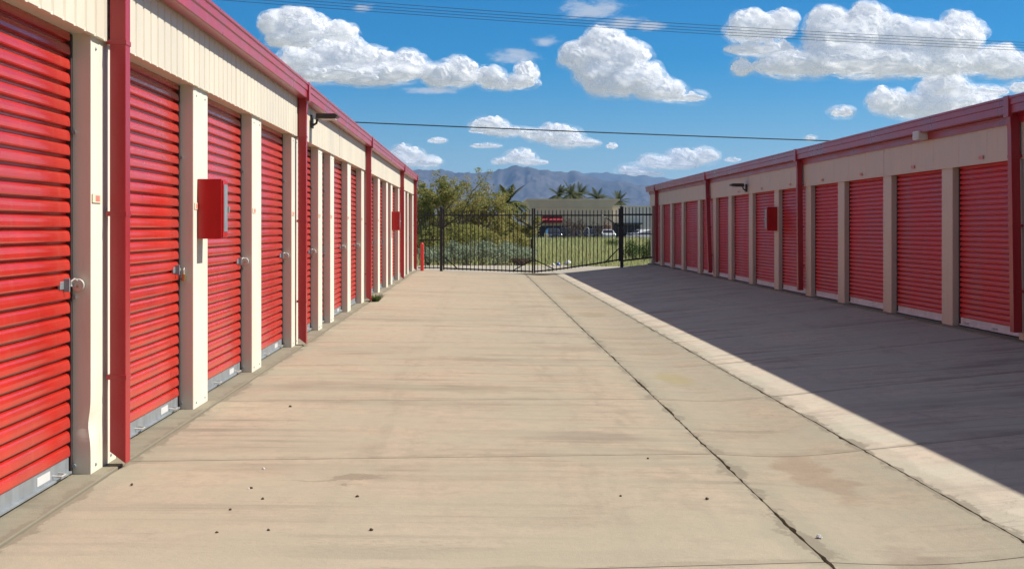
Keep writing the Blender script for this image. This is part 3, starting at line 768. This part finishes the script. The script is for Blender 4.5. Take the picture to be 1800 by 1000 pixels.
def shrub(name, label, loc, w, h, mat, seed, n=900, size=0.05, group=None, cat='bush'):
    rng = random.Random(seed); b = MB(); st = MB()
    for k in range(9):
        a = rng.uniform(0, 6.28); r = rng.uniform(0.1, 0.75)*w/2
        c = Vector((math.cos(a)*r, math.sin(a)*r, h*rng.uniform(0.3, 0.72)))
        st.tube([(c.x*.1, c.y*.1, -0.05), (c.x*.6, c.y*.6, c.z*.5), tuple(c)], [0.025, 0.015, 0.006], 3, False)
        leaves(b, c, w*rng.uniform(0.16, 0.26), n//9, size, rng, squash=min(1.2, h/w*1.3))
    t = thing(name, label, cat, loc, group); part('stems', st, M['bark'], t); part('foliage', b, mat, t); return t
tg = 'feathery desert trees beyond the gate'
tree('palo_verde_tree', 'tall airy yellow-green tree beyond the gate with bare twigs at its top', P(795, 0, 70).xy.to_3d()+Vector((0, 0, -.2)), 5.0, 4.8, M['leaf_palo'], 5, 11000, 0.058, 0.10, tg)
tree('palo_verde_tree', 'darker olive tree beyond the gate, beside the end of the left row', P(752, 0, 67).xy.to_3d()+Vector((0, 0, -.2)), 4.5, 3.6, M['leaf_olive'], 11, 12000, 0.07, 0.06, tg)
tree('palo_verde_tree', 'dense olive-green tree beyond the gate, right of the tallest airy one', P(848, 0, 72).xy.to_3d()+Vector((0, 0, -.2)), 4.4, 4.0, M['leaf_palo'], 23, 11000, 0.06, 0.06, tg)
tree('palo_verde_tree', 'low yellowish tree beyond the gate in front of the big palm', P(900, 0, 78).xy.to_3d()+Vector((0, 0, -.2)), 2.7, 3.4, M['leaf_palo'], 31, 9000, 0.08, 0.05, tg)
tree('palo_verde_tree', 'low dark green tree behind the left gate leaf near the post', P(785, 0, 80).xy.to_3d()+Vector((0, 0, -.2)), 3.0, 6.0, M['leaf_olive'], 37, 14000, 0.10, 0.02, tg)
tree('palo_verde_tree', 'low spreading olive tree behind the left gate leaf, centre', P(850, 0, 84).xy.to_3d()+Vector((0, 0, -.2)), 2.9, 6.0, M['leaf_olive'], 41, 14000, 0.10, 0.02, tg)
for i, (px, Y, w_, h_, lb) in enumerate([(760,66,3.0,1.9,'broad olive thicket at the left behind the sage bushes'),(812,68,3.2,2.0,'broad olive thicket behind the middle sage bushes'),(862,70,3.2,1.9,'broad yellow-green thicket below the palm, behind the sage bushes'),(905,74,2.8,1.6,'low yellowish thicket left of the gate centre')]):
    shrub('olive_thicket', lb, ((px-845)*Y/F, Y, -0.2), w_, h_, M['leaf_palo'] if i > 1 else M['leaf_olive'], 150+i, 5200, 0.075, 'thickets under the trees beyond the gate', 'thicket')
sl = [(752,60,1.5,1.05),(775,58.5,1.4,1.0),(800,61,1.6,1.2),(822,59,1.5,1.1),(846,60,1.7,1.3),(868,59,1.5,1.2),(888,61,1.7,1.25),(908,60,1.5,1.1),(930,63,1.6,0.95)]
sage_l = ['grey-green sage bush beside the red bollard', 'grey-green sage bush just right of the left gate post', 'grey-green sage bush behind the left gate leaf, third from the bollard',
          'grey-green sage bush behind the left gate leaf, fourth from the bollard', 'tallest grey-green sage bush behind the middle of the left gate leaf', 'rounded grey-green sage bush right of the tallest one',
          'broad grey-green sage bush second from the gate centre', 'grey-green sage bush behind the dead brown brush', 'low sage bush right behind the centre of the gate']
for i, ((px, Y, w_, h_), lb) in enumerate(zip(sl, sage_l)):
    shrub('sage_bush', lb, ((px-845)*Y/F, Y, -0.2), w_, h_, M['leaf_sage'], 50+i, 1500, 0.055, 'grey-green sage bushes beyond the gate')
for i, (px, Y, w_, h_, lb) in enumerate([(1112,64,1.3,1.2,'green shrub right of the right gate post'),(1136,62,1.2,1.3,'green shrub against the end of the right building'),(1075,110,1.8,0.9,'small green shrub out in the grass field')]):
    shrub('green_shrub', lb, ((px-845)*Y/F, Y, -0.2), w_, h_, M['leaf_green'], 80+i, 1400, 0.05)
shrub('dead_brush', 'low heap of dead brown brush at the foot of the sage bushes', ((918-845)*57.8/F, 57.8, -0.17), 1.3, 0.36, M['leaf_dead'], 90, 1200, 0.05)

def palm(px, Y, top, label, r, seed, mat, tall=True):
    rng = random.Random(seed); x = (px-845)*Y/F; z = -0.2
    hz = CH+(401-top)*Y/F-z-r*0.55
    t = thing('palm_tree', label, 'palm', (x, Y, z), 'palm trees around the shops')
    part('trunk', MB().tube([(0, 0, 0), (0.05, 0, hz*.5), (0, 0, hz)], [0.26, 0.2, 0.22], 8), M['palm_bark'], t)
    for k in range(26):
        az = 2*math.pi*k/26+rng.uniform(-.2, .2); el = rng.choice((1.15, 0.8, 0.45, 0.1, -0.25))+rng.uniform(-.15, .15)
        b = MB(); pts = []; L = r*rng.uniform(.85, 1.1)
        p = Vector((0, 0, hz)); d = Vector((math.cos(az)*math.cos(el), math.sin(az)*math.cos(el), math.sin(el)))
        side = Vector((-math.sin(az), math.cos(az), 0))
        for i in range(9):
            pts.append(p.copy()); p = p+d*L/8; d = (d+Vector((0, 0, -0.13))).normalized()
        b.tube(pts, [0.03*(1-i/10) for i in range(9)], 3, False)
        for i in range(1, 9):
            dd = (pts[min(i+1, 8)]-pts[i-1]).normalized()
            for sg in (-1, 1):
                for q in (0, .5):
                    c = pts[i-1].lerp(pts[i], q); ll = r*0.30*math.sin(math.pi*min(.95, (i-1+q)/8*.85+.15))
                    e = c+side*sg*ll*.8+dd*ll*.6-Vector((0, 0, ll*.3))
                    b.add([c-dd*0.07, c+dd*0.09, e], [(0, 1, 2)])
        part('frond', b, mat, t)
palm(893, 88, 331, 'big feathery palm in front of the shops, right of the yellow-green trees', 1.7, 1, M['leaf_palm'])
palm(982, 235, 330, 'leftmost palm rising behind the tan shop roof', 2.7, 2, M['leaf_palm'])
palm(1004, 228, 326, 'left palm of the close pair behind the tan shop roof', 2.8, 3, M['leaf_palm'])
palm(1018, 236, 330, 'right palm of the close pair behind the tan shop roof', 2.8, 4, M['leaf_palm'])
palm(1050, 240, 335, 'palm behind the right end of the tan shop roof', 2.7, 5, M['leaf_palm'])
palm(1087, 236, 342, 'rightmost palm, above the pale lower shop wing', 2.5, 6, M['leaf_palm'])

# field grass: nobody could count it
rng = random.Random(4); b = MB()
for _ in range(26000):
    Y = 56+ (rng.random()**1.6)*120; px = rng.uniform(720, 1160); x = (px-845)*Y/F
    if Y < 60 and px > 735 and px < 1000: continue
    h = rng.uniform(.10, .34)*(0.5+Y/90); a = rng.uniform(0, 3.14); wv = 0.02*(0.5+Y/60)
    dx, dy = math.cos(a)*wv, math.sin(a)*wv; lx = rng.uniform(-.08, .08)
    b.add([(x-dx, Y-dy, -0.22), (x+dx, Y+dy, -0.22), (x+lx, Y, -0.2+h)], [(0, 1, 2)])
part('field_grass', b, M['grass'], None, kind='stuff')
# weed at the third downspout
rng = random.Random(9); b = MB()
for _ in range(260):
    a = rng.uniform(0, 6.28); r = rng.uniform(0, .07); L = rng.uniform(.05, .20); c = Vector((math.cos(a)*r, math.sin(a)*r*2, 0)); tip = c+Vector((math.cos(a)*L*.8, math.sin(a)*L, L*.7))
    s = Vector((-math.sin(a), math.cos(a), 0))*0.008
    b.add([c-s, c+s, tip+s*.4, tip-s*.4], [(0, 1, 2, 3)])
o = part('weed', b, M['leaf_green'], None, loc=(-2.16, 26.9, 0.0)); tag(o, 'green weed sprouting at the foot of the third red downspout', 'weed')

# ------------------------------------------------------------------ litter
def pebble(px, py, r, label, mat, seed, name='pebble', group='dark crumbs lying on the concrete lane'):
    rng = random.Random(seed); Y = CH*F/(py-401)
    for _ in range(4): Y = (CH-gz((px-845)*Y/F, Y))*F/(py-401)
    x = (px-845)*Y/F; b = MB(); pr = []
    b.lathe((0, 0, 0), [(r*.6, 0), (r, r*.3), (r*.9, r*.8), (r*.35, r*1.2)], 'z', 7)
    b.v = [(v[0]*rng.uniform(.8, 1.3), v[1]*rng.uniform(.8, 1.4), v[2]*rng.uniform(.8, 1.2)) for v in b.v]
    o = part(name, b, mat, None, loc=(x, Y, gz(x, Y)-0.001)); tag(o, label, 'crumb', group)
for i, (px, py, r, lb) in enumerate([(381,936,.008,'dark round crumb nearest the photo bottom, left one of two'),(472,932,.008,'dark round crumb nearest the photo bottom, right one of two'),
        (405,896,.008,'dark round crumb midway between the pair of crumbs and the crack patch'),(653,932,.010,'dark crumb alone on the lane, right of the bottom pair'),(442,858,.009,'tiny dark crumb beside a white chip'),
        (462,877,.009,'flat dark crumb in the stained patch of the lane'),(1139,806,.008,'dark crumb just below the transverse joint, left of the long groove'),(1091,872,.008,'dark crumb on the lane between joint and photo bottom'),
        (1243,877,.010,'small dark crumb touching the edge of the long groove'),(510,715,.012,'brown crumb far up the lane toward the left doors'),(628,873,.010,'thin dark crumb right of the stained patch'),(232,852,.009,'brown crumb near the foot of the first pillar')]):
    pebble(px, py, r, lb, M['debris'], i)
pebble(437, 859, .007, 'tiny white chip beside a dark crumb', M['label'], 40, 'paint_chip', 'white chips on the lane')
pebble(463, 824, .009, 'white chip just below the transverse joint on the left', M['label'], 41, 'paint_chip', 'white chips on the lane')
pebble(1440, 945, .014, 'white chip in the gutter strip near the photo bottom', M['label'], 42, 'paint_chip', 'white chips on the lane')

# litter beyond the gate
def bag(px, py, Y, w_, label, mat, seed):
    rng = random.Random(seed); b = MB(); n = 10
    prof = [(0.5, 0.0), (0.62, .15), (0.60, .4), (0.42, .65), (0.15, .8), (0.08, .9), (.14, 1.0)]
    b.lathe((0, 0, 0), [(r*w_*.8, h*w_*.75) for r, h in prof], 'z', n)
    b.v = [(v[0]*(1+.18*noise.noise(Vector(v)*9)), v[1]*(1+.2*noise.noise(Vector(v)*7)), v[2]*(1+.1*noise.noise(Vector(v)*5))) for v in b.v]
    o = part('litter_bag', b, mat, None, loc=((px-845)*Y/F, Y, -0.15)); tag(o, label, 'litter', 'litter bags at the edge of the field')
M['blue'] = painted('blue_plastic', (0.05, 0.12, 0.40), 0.4, 0.2, 0, 5, 0)
bag(972, 461, 57.9, 0.18, 'small white bag left of the blue litter beyond the gate', M['label'], 1)
bag(982, 461, 57.8, 0.22, 'blue bag of litter beyond the gate', M['blue'], 2)
bag(999, 459, 58.2, 0.34, 'largest white litter bag beyond the gate', M['label'], 3)

# ------------------------------------------------------------------ far shops, cars
YS = 190
def X_(px, Y=YS): return (px-845)*Y/F
def Z_(py, Y=YS): return CH+(401-py)*Y/F
t = thing('shop_building', 'tan single-storey shop with flared cornice and maroon awning beyond the field', 'building', (X_(1005), YS, -0.2))
ox, oy, oz = t.location
def sp(nm, b, mat, bevel=0, parent=None):
    b.v = [(v[0]-ox, v[1]-oy, v[2]-oz) for v in b.v]; return part(nm, b, mat, parent or t, bevel)
sp('wall', MB().box(X_(930), X_(1076), YS, YS+16, -0.2, Z_(364)), M['stucco'])
sp('cornice', MB().add([(X_(933), YS-.1, Z_(365)), (X_(1074), YS-.1, Z_(365)), (X_(1074), YS+15, Z_(365)), (X_(933), YS+15, Z_(365)),
                        (X_(926), YS-.55, Z_(353)), (X_(1088), YS-.55, Z_(353)), (X_(1088), YS+16, Z_(353)), (X_(926), YS+16, Z_(353))],
                       [(0, 1, 5, 4), (1, 2, 6, 5), (2, 3, 7, 6), (3, 0, 4, 7), (0, 3, 2, 1), (4, 5, 6, 7)]), M['stucco_grey'])
sp('roof_cap', MB().box(X_(925), X_(1089), YS-.62, YS+16.1, Z_(353)+.01, Z_(350)), M['stucco'])
sp('awning', MB().add([(X_(953), YS-.02, Z_(379)), (X_(988), YS-.02, Z_(379)), (X_(988), YS-1.2, Z_(387)), (X_(953), YS-1.2, Z_(387)), (X_(988), YS-1.2, Z_(392)), (X_(953), YS-1.2, Z_(392)), (X_(988), YS-.02, Z_(392)), (X_(953), YS-.02, Z_(392))],
     [(0, 1, 2, 3), (3, 2, 4, 5), (0, 3, 5, 7), (1, 6, 4, 2)]), M['awning'])
for (a, c) in ((946, 958), (960, 972), (974, 986), (988, 998), (1014, 1028), (1030, 1044), (1046, 1058)):
    f = sp('window', MB().box(X_(a)-.05, X_(c)+.05, YS-0.06, YS-0.01, -0.1, Z_(397)), M['black'])
    b = MB().box(X_(a)+.05, X_(c)-.05, YS-0.07, YS-0.062, 0.1, Z_(398)); b.v = [(v[0]-ox, v[1]-oy, v[2]-oz) for v in b.v]
    part('pane', b, M['glass'], f)
for px in (1003, 1010, 1064, 1071): sp('column', MB().box(X_(px)-.22, X_(px)+.22, YS-.35, YS-.09, -0.2, Z_(396)), M['brick'], 0.02)
t = thing('shop_wing', 'pale lower shop wing with dark glass front at the right of the tan shop', 'building', (X_(1120), YS+1, -0.2))
ox, oy, oz = t.location
sp('wall', MB().box(X_(1077), X_(1190), YS+1.5, YS+16, -0.2, Z_(364)), M['stucco_pale'])
sp('parapet', MB().box(X_(1077), X_(1191), YS+1.3, YS+16.1, Z_(364)+.01, Z_(361)), M['stucco_pale'])
sp('canopy', MB().box(X_(1078), X_(1130), YS+.4, YS+1.48, Z_(394), Z_(392)), M['black'])
for (a, c) in ((1080, 1091), (1093, 1104), (1106, 1116), (1118, 1127)):
    f = sp('window', MB().box(X_(a)-.05, X_(c)+.05, YS+1.42, YS+1.48, -0.1, Z_(395)), M['black'])
    b = MB().box(X_(a)+.05, X_(c)-.05, YS+1.40, YS+1.418, 0.1, Z_(396)); b.v = [(v[0]-ox, v[1]-oy, v[2]-oz) for v in b.v]
    part('pane', b, M['glass'], f)
part('parking_lot', MB().box(-40, 60, 172, 189.6, -0.25, -0.17), painted('asphalt', (0.06, 0.06, 0.06), 0.9, 0.2, 0, 2), None, kind='structure')
o = part('low_wall', MB().box(X_(868, 171), X_(972, 171), 171, 171.3, -0.25, 0.22), M['stucco_pale'], None); tag(o, 'low pale garden wall edging the parking lot at the left of the shop', 'wall')
def car(px, Y, rot, mat, label, L=4.5, H=1.5, Wd=1.8):
    t = thing('parked_car', label, 'car', (X_(px, Y), Y, -0.17), 'cars parked in front of the shops'); t.rotation_euler.z = rot
    prof = [(-L/2, .35), (-L/2, .75), (-L/2+.15, .95), (-L*.30, 1.0), (-L*.18, H-.05), (-L*.1, H), (L*.22, H), (L*.30, H-.06), (L*.42, 1.02), (L/2-.05, .95), (L/2, .7), (L/2, .35)]
    b = MB(); n = len(prof)
    for s in (-1, 1):
        for x, z in prof: b.v.append((x, s*(Wd/2-(0.22 if z > 1.1 else 0)), z))
    b.f = [(i, (i+1) % n, n+(i+1) % n, n+i) for i in range(n)]+[tuple(range(n))[::-1], tuple(range(n, 2*n))]
    o = part('body', b, mat, t, 0.05); fix_normals(o.data)
    for s in (-1, 1):
        w_ = MB().add([(-L*.26, s*(Wd/2-.02), 1.04), (L*.36, s*(Wd/2-.02), 1.04), (L*.22, s*(Wd/2-.19), H-.1), (-L*.14, s*(Wd/2-.19), H-.1)], [(0, 1, 2, 3)])
        part('side_window', w_, M['glass'], t)
    part('windscreen', MB().add([(-L*.295-.02, -.72, 1.04), (-L*.295-.02, .72, 1.04), (-L*.185-.02, .62, H-.08), (-L*.185-.02, -.62, H-.08)], [(0, 1, 2, 3)]), M['glass'], t)
    for x in (-L*.31, L*.31):
        for s in (-1, 1):
            w_ = part('wheel', MB().lathe((x, s*(Wd/2-.1), .32), [(.2, -.11), (.32, -.1), (.32, .1), (.2, .11)], 'y', 16), M['rubber'], t)
            part('rim', MB().lathe((x, s*(Wd/2-.1), .32), [(.19, -.118), (.19, .118)], 'y', 12), M['chrome'], w_)
    for s in (-.62, .62):
        part('headlight', MB().box(-L/2-.015, -L/2+.05, s-.17, s+.17, .68, .82), M['label'], t)
car(972, 178, R(95), car_paint('navy_car_paint', (0.012, 0.016, 0.04)), 'dark navy car parked under the maroon awning', H=1.65)
car(993, 180, R(85), car_paint('black_car_paint', (0.01, 0.01, 0.012)), 'black car parked right of the navy one by the shop columns', H=1.75)
car(1024, 178, R(90), car_paint('plum_car_paint', (0.02, 0.012, 0.02)), 'dark plum car nose-on in the middle of the parking lot')
car(1046, 179, R(90), car_paint('charcoal_car_paint', (0.02, 0.02, 0.024)), 'charcoal car right of the lamp post', H=1.6)
car(1067, 178, R(92), car_paint('white_car_paint', (0.5, 0.5, 0.49)), 'white car at the right end of the tan shop')
car(1131, 178, R(20), car_paint('silver_car_paint', (0.45, 0.46, 0.48)), 'silver car in front of the pale shop wing')
t = thing('lamp_post', 'pale parking-lot lamp post with a short bent arm', 'lamp post', (X_(1035, 175), 175, -0.2))
part('pole', MB().tube([(0, 0, 0), (0, 0, 1.55), (-.12, 0, 1.75), (-.3, 0, 1.72)], .06, 8), M['label'], t)
part('lamp_head', MB().box(-.5, -.22, -.1, .1, 1.64, 1.74), M['label'], t, 0.02)
for i, (px, lb, h) in enumerate([(1000, 'thin nearly bare tree in front of the shop columns', 3.4), (1021, 'thin nearly bare tree in the parking lot, left of the lamp post', 3.2), (1052, 'thin nearly bare tree right of the lamp post', 3.0)]):
    tree('bare_tree', lb, (X_(px, 174), 174, -0.2), h, 2.6, M['leaf_dead'], 60+i, 900, 0.08, 0.4, 'thin trees in the parking lot')

# ------------------------------------------------------------------ overhead wires
def wire(a, b_, r, mat, label, sag, group=None):
    a = Vector(a); b_ = Vector(b_); pts = []
    for i in range(41):
        t_ = i/40; p = a.lerp(b_, t_); p.z -= sag*4*t_*(1-t_); pts.append(p)
    c = a.copy(); bb = MB().tube([p-c for p in pts], r, 6)
    o = part('power_line', bb, mat, None, loc=c); tag(o, label, 'power line', group)
wire(P(250, 198, 70), P(1900, 262, 70), 0.035, M['wire_teal'], 'single dark cable crossing low above both storage roofs', 0.12)
for i, (ya, yb, s, lb) in enumerate([(-10, 84, 0, 'uppermost of the four thin high power lines'), (-4, 89, 1, 'second of the four thin high power lines from the top'), (1.5, 93.5, 2, 'third of the four thin high power lines from the top'), (7, 98, 3, 'lowest of the four thin high power lines')]):
    wire(P(250, ya-18, 85+s*.4), P(1950, yb-2, 85+s*.4), 0.016, M['wire'], lb, 0.05+0.28, 'thin high power lines')

# ------------------------------------------------------------------ mountains
def interp(tab, x):
    if x <= tab[0][0]: return tab[0][1]
    for (a, ya), (b, yb) in zip(tab[:-1], tab[1:]):
        if x <= b:
            t = (x-a)/(b-a); t = t*t*(3-2*t)*.4+t*.6; return ya+(yb-ya)*t
    return tab[-1][1]
def mountain(name, tab, Yf, Yc, mat, pa, pb, nx, ny, seed, rough):
    b = MB()
    for j in range(ny+1):
        t = j/ny
        Y = Yf+(Yc-Yf)*min(1, t/0.8) if t <= .8 else Yc+(t-.8)/.2*(Yc-Yf)*.6
        for i in range(nx+1):
            px = pa+(pb-pa)*i/nx; x = (px-845)*Y/F
            crest = CH+(401-interp(tab, px+6*noise.noise(Vector((px*.03, seed, 0)))))*Yc/F+0.004*Yc*0.5*noise.fractal(Vector((px*.05, seed, 2)), 1, 2, 4)
            s = (t/.8)**1.15 if t <= .8 else 1-(t-.8)/.2*.8
            q = Vector((x/520, Y/1500, seed))
            rd = 1-abs(noise.noise(q))*2; rd2 = 1-abs(noise.noise(q*2.3+Vector((5, 0, 0))))*2; rd3 = (1-abs(noise.noise(q*5.1))*2)*1.2+(1-abs(noise.noise(q*11.0))*2)*.8
            z = crest*s*(1+rough*(rd*.55+rd2*.3+rd3*.15-.6)*math.sin(math.pi*min(1, s))**.6*1.5) - 20*(1-s)
            b.v.append((x, Y, z))
    for j in range(ny):
        for i in range(nx):
            a = j*(nx+1)+i; b.f.append((a, a+1, a+nx+2, a+nx+1))
    o = part(name, b, mat, None, kind='structure', smooth=True)
mountain('mountain_range', [(-900,340),(-300,322),(200,330),(600,312),(700,302),(735,300),(770,297),(800,304),(845,305),(868,303),(885,297),(905,291),(930,293),(950,297),(975,300),(1005,303),(1030,308),(1060,315),(1085,320),(1120,326),(1180,335),(1400,350),(1900,352),(2600,335)],
         6200, 8200, M['rock'], -300, 1700, 640, 90, 1.7, 0.30)
mountain('distant_ridge', [(-900,345),(600,330),(900,330),(985,304),(1005,300),(1030,301),(1055,304),(1070,302),(1090,307),(1110,309),(1130,306),(1150,310),(1250,322),(1500,318),(2000,335),(2600,340)],
         9800, 11500, M['rock_far'], -900, 2600, 420, 24, 4.1, 0.22)

# ------------------------------------------------------------------ clouds: real heaps of vapour far behind the range
def cloud_mat(fringe=False):
    m = bpy.data.materials.new('cloud_fringe' if fringe else 'cloud_vapour'); m.use_nodes = True; t = m.node_tree; t.nodes.clear(); g = G(t)
    df = g.n('ShaderNodeBsdfDiffuse'); df.inputs['Color'].default_value = (0.97, 0.97, 0.97, 1)
    tl = g.n('ShaderNodeBsdfTranslucent'); tl.inputs['Color'].default_value = (1, 1, 1, 1)
    a0 = g.n('ShaderNodeMixShader'); a0.inputs[0].default_value = 0.35; g.l(df.outputs[0], a0.inputs[1]); g.l(tl.outputs[0], a0.inputs[2])
    # added glow standing in for sunlight scattered many times inside the vapour
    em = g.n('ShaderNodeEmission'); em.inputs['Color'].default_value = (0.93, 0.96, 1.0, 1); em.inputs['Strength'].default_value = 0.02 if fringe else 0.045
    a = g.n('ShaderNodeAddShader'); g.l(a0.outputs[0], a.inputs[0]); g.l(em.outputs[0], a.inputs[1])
    tp = g.n('ShaderNodeBsdfTransparent'); lw = g.n('ShaderNodeLayerWeight'); lw.inputs[0].default_value = 0.5
    ge = g.n('ShaderNodeNewGeometry')
    nz = g.noise(g.scale(ge.outputs['Position'], (1, 1, 1.4)), 0.008, 5, 0.62)
    f = g.ramp(g.m('ADD', lw.outputs['Facing'], g.m('MULTIPLY', g.m('SUBTRACT', nz, 0.5), 0.7)), 0.10, 0.78)
    if fringe:
        body = g.m('MULTIPLY', g.ramp(lw.outputs['Facing'], 0.25, 0.95, 1, 0), g.ramp(g.noise(g.scale(ge.outputs['Position'], (1, 1, 1.5)), 0.0045, 4, 0.52), 0.36, 0.70))
        f = g.m('SUBTRACT', 1.0, g.m('MULTIPLY', body, 0.45))
    mx = g.n('ShaderNodeMixShader'); g.l(f, mx.inputs[0]); g.l(a.outputs[0], mx.inputs[1]); g.l(tp.outputs[0], mx.inputs[2])
    o = g.n('ShaderNodeOutputMaterial'); g.l(mx.outputs[0], o.inputs['Surface'])
    return m
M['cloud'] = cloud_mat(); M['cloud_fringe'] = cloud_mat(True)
import bmesh
def ico(n):
    bm = bmesh.new(); bmesh.ops.create_icosphere(bm, subdivisions=n, radius=1.0)
    v = [q.co.copy() for q in bm.verts]; f = [tuple(x.index for x in q.verts) for q in bm.faces]; bm.free(); return v, f
ICO = {n: ico(n) for n in (3, 4, 5)}
def cloud(label, Y, ells, seed):
    rng = random.Random(seed); b = MB(); c0 = P(sum(e[0] for e in ells)/len(ells), sum(e[1] for e in ells)/len(ells), Y)
    puffs = []
    for (px, py, rx, ry) in ells:
        k = Y/F; c = P(px, py, Y+rng.uniform(-.2, .2)*rx*k)
        puffs.append((c, rx*k, ry*k, 5 if ry > 20 else 4))
        nch = 9 if ry > 14 else 4
        for _ in range(nch):
            th = rng.uniform(0, 6.28); ph = rng.uniform(-0.15, 1.25)
            d = Vector((math.cos(th)*math.cos(ph), -abs(math.sin(th))*math.cos(ph), math.sin(ph)))
            rr = rng.uniform(.26, .46)*min(rx, ry)*k*1.1
            puffs.append((c+Vector((d.x*rx*k*.78, d.y*rx*k*.6, d.z*ry*k*.74)), rr*1.15, rr, 4 if ry > 20 else 3))
    for (c, rx, rz, lv) in puffs:
        vs, fs = ICO[lv]; out = []; ryy = (rx+rz)/2
        for v in vs:
            q = Vector((v.x*rx, v.y*ryy, v.z*rz*(0.86 if v.z < 0 else 1.0)))
            w_ = c+q
            d = noise.voronoi(w_/(150.0))[0][0]; d2 = noise.voronoi(w_/58.0)[0][0]
            n1 = noise.noise(w_/260.0); n3 = noise.noise(w_/30.0)
            amp = (0.42-d)*58+(0.42-d2)*34+n1*34+n3*7
            amp = max(-0.35*rz, min(0.35*rz, amp))*(0.45 if v.z < -.3 else 1)
            out.append(w_+v*amp-c0)
        b.add(out, fs)
    fb_ = MB()
    for (c, rx, rz, lv) in puffs:
        if lv < 4: continue
        if rz < 60: ex = 12
        else: ex = 30
        vs, fs = ICO[4]; out = []
        for v in vs:
            w_ = c+Vector((v.x*(rx+ex*1.5), v.y*((rx+rz)/2+ex), v.z*((rz+ex)*(0.9 if v.z < 0 else 1.0))))
            out.append(w_+v*(noise.noise(w_/170.0)*0.5+noise.noise(w_/70.0)*.3)*ex*1.4-c0)
        fb_.add(out, fs)
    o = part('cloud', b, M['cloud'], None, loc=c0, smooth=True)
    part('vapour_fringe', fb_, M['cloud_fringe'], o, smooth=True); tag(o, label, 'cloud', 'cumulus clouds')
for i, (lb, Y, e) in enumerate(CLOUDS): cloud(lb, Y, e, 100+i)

# ------------------------------------------------------------------ air
hz = MB().box(-9000, 9000, -60, 13500, -1.7, 620)
m = bpy.data.materials.new('pale_air'); m.use_nodes = True; nt = m.node_tree; nt.nodes.clear()
vo = nt.nodes.new('ShaderNodeVolumePrincipled'); vo.inputs['Density'].default_value = 6.2e-5
vo.inputs['Color'].default_value = (0.33, 0.58, 1.0, 1); vo.inputs['Anisotropy'].default_value = 0.2
om = nt.nodes.new('ShaderNodeOutputMaterial'); nt.links.new(vo.outputs[0], om.inputs['Volume'])
part('haze', hz, m, None, kind='stuff')
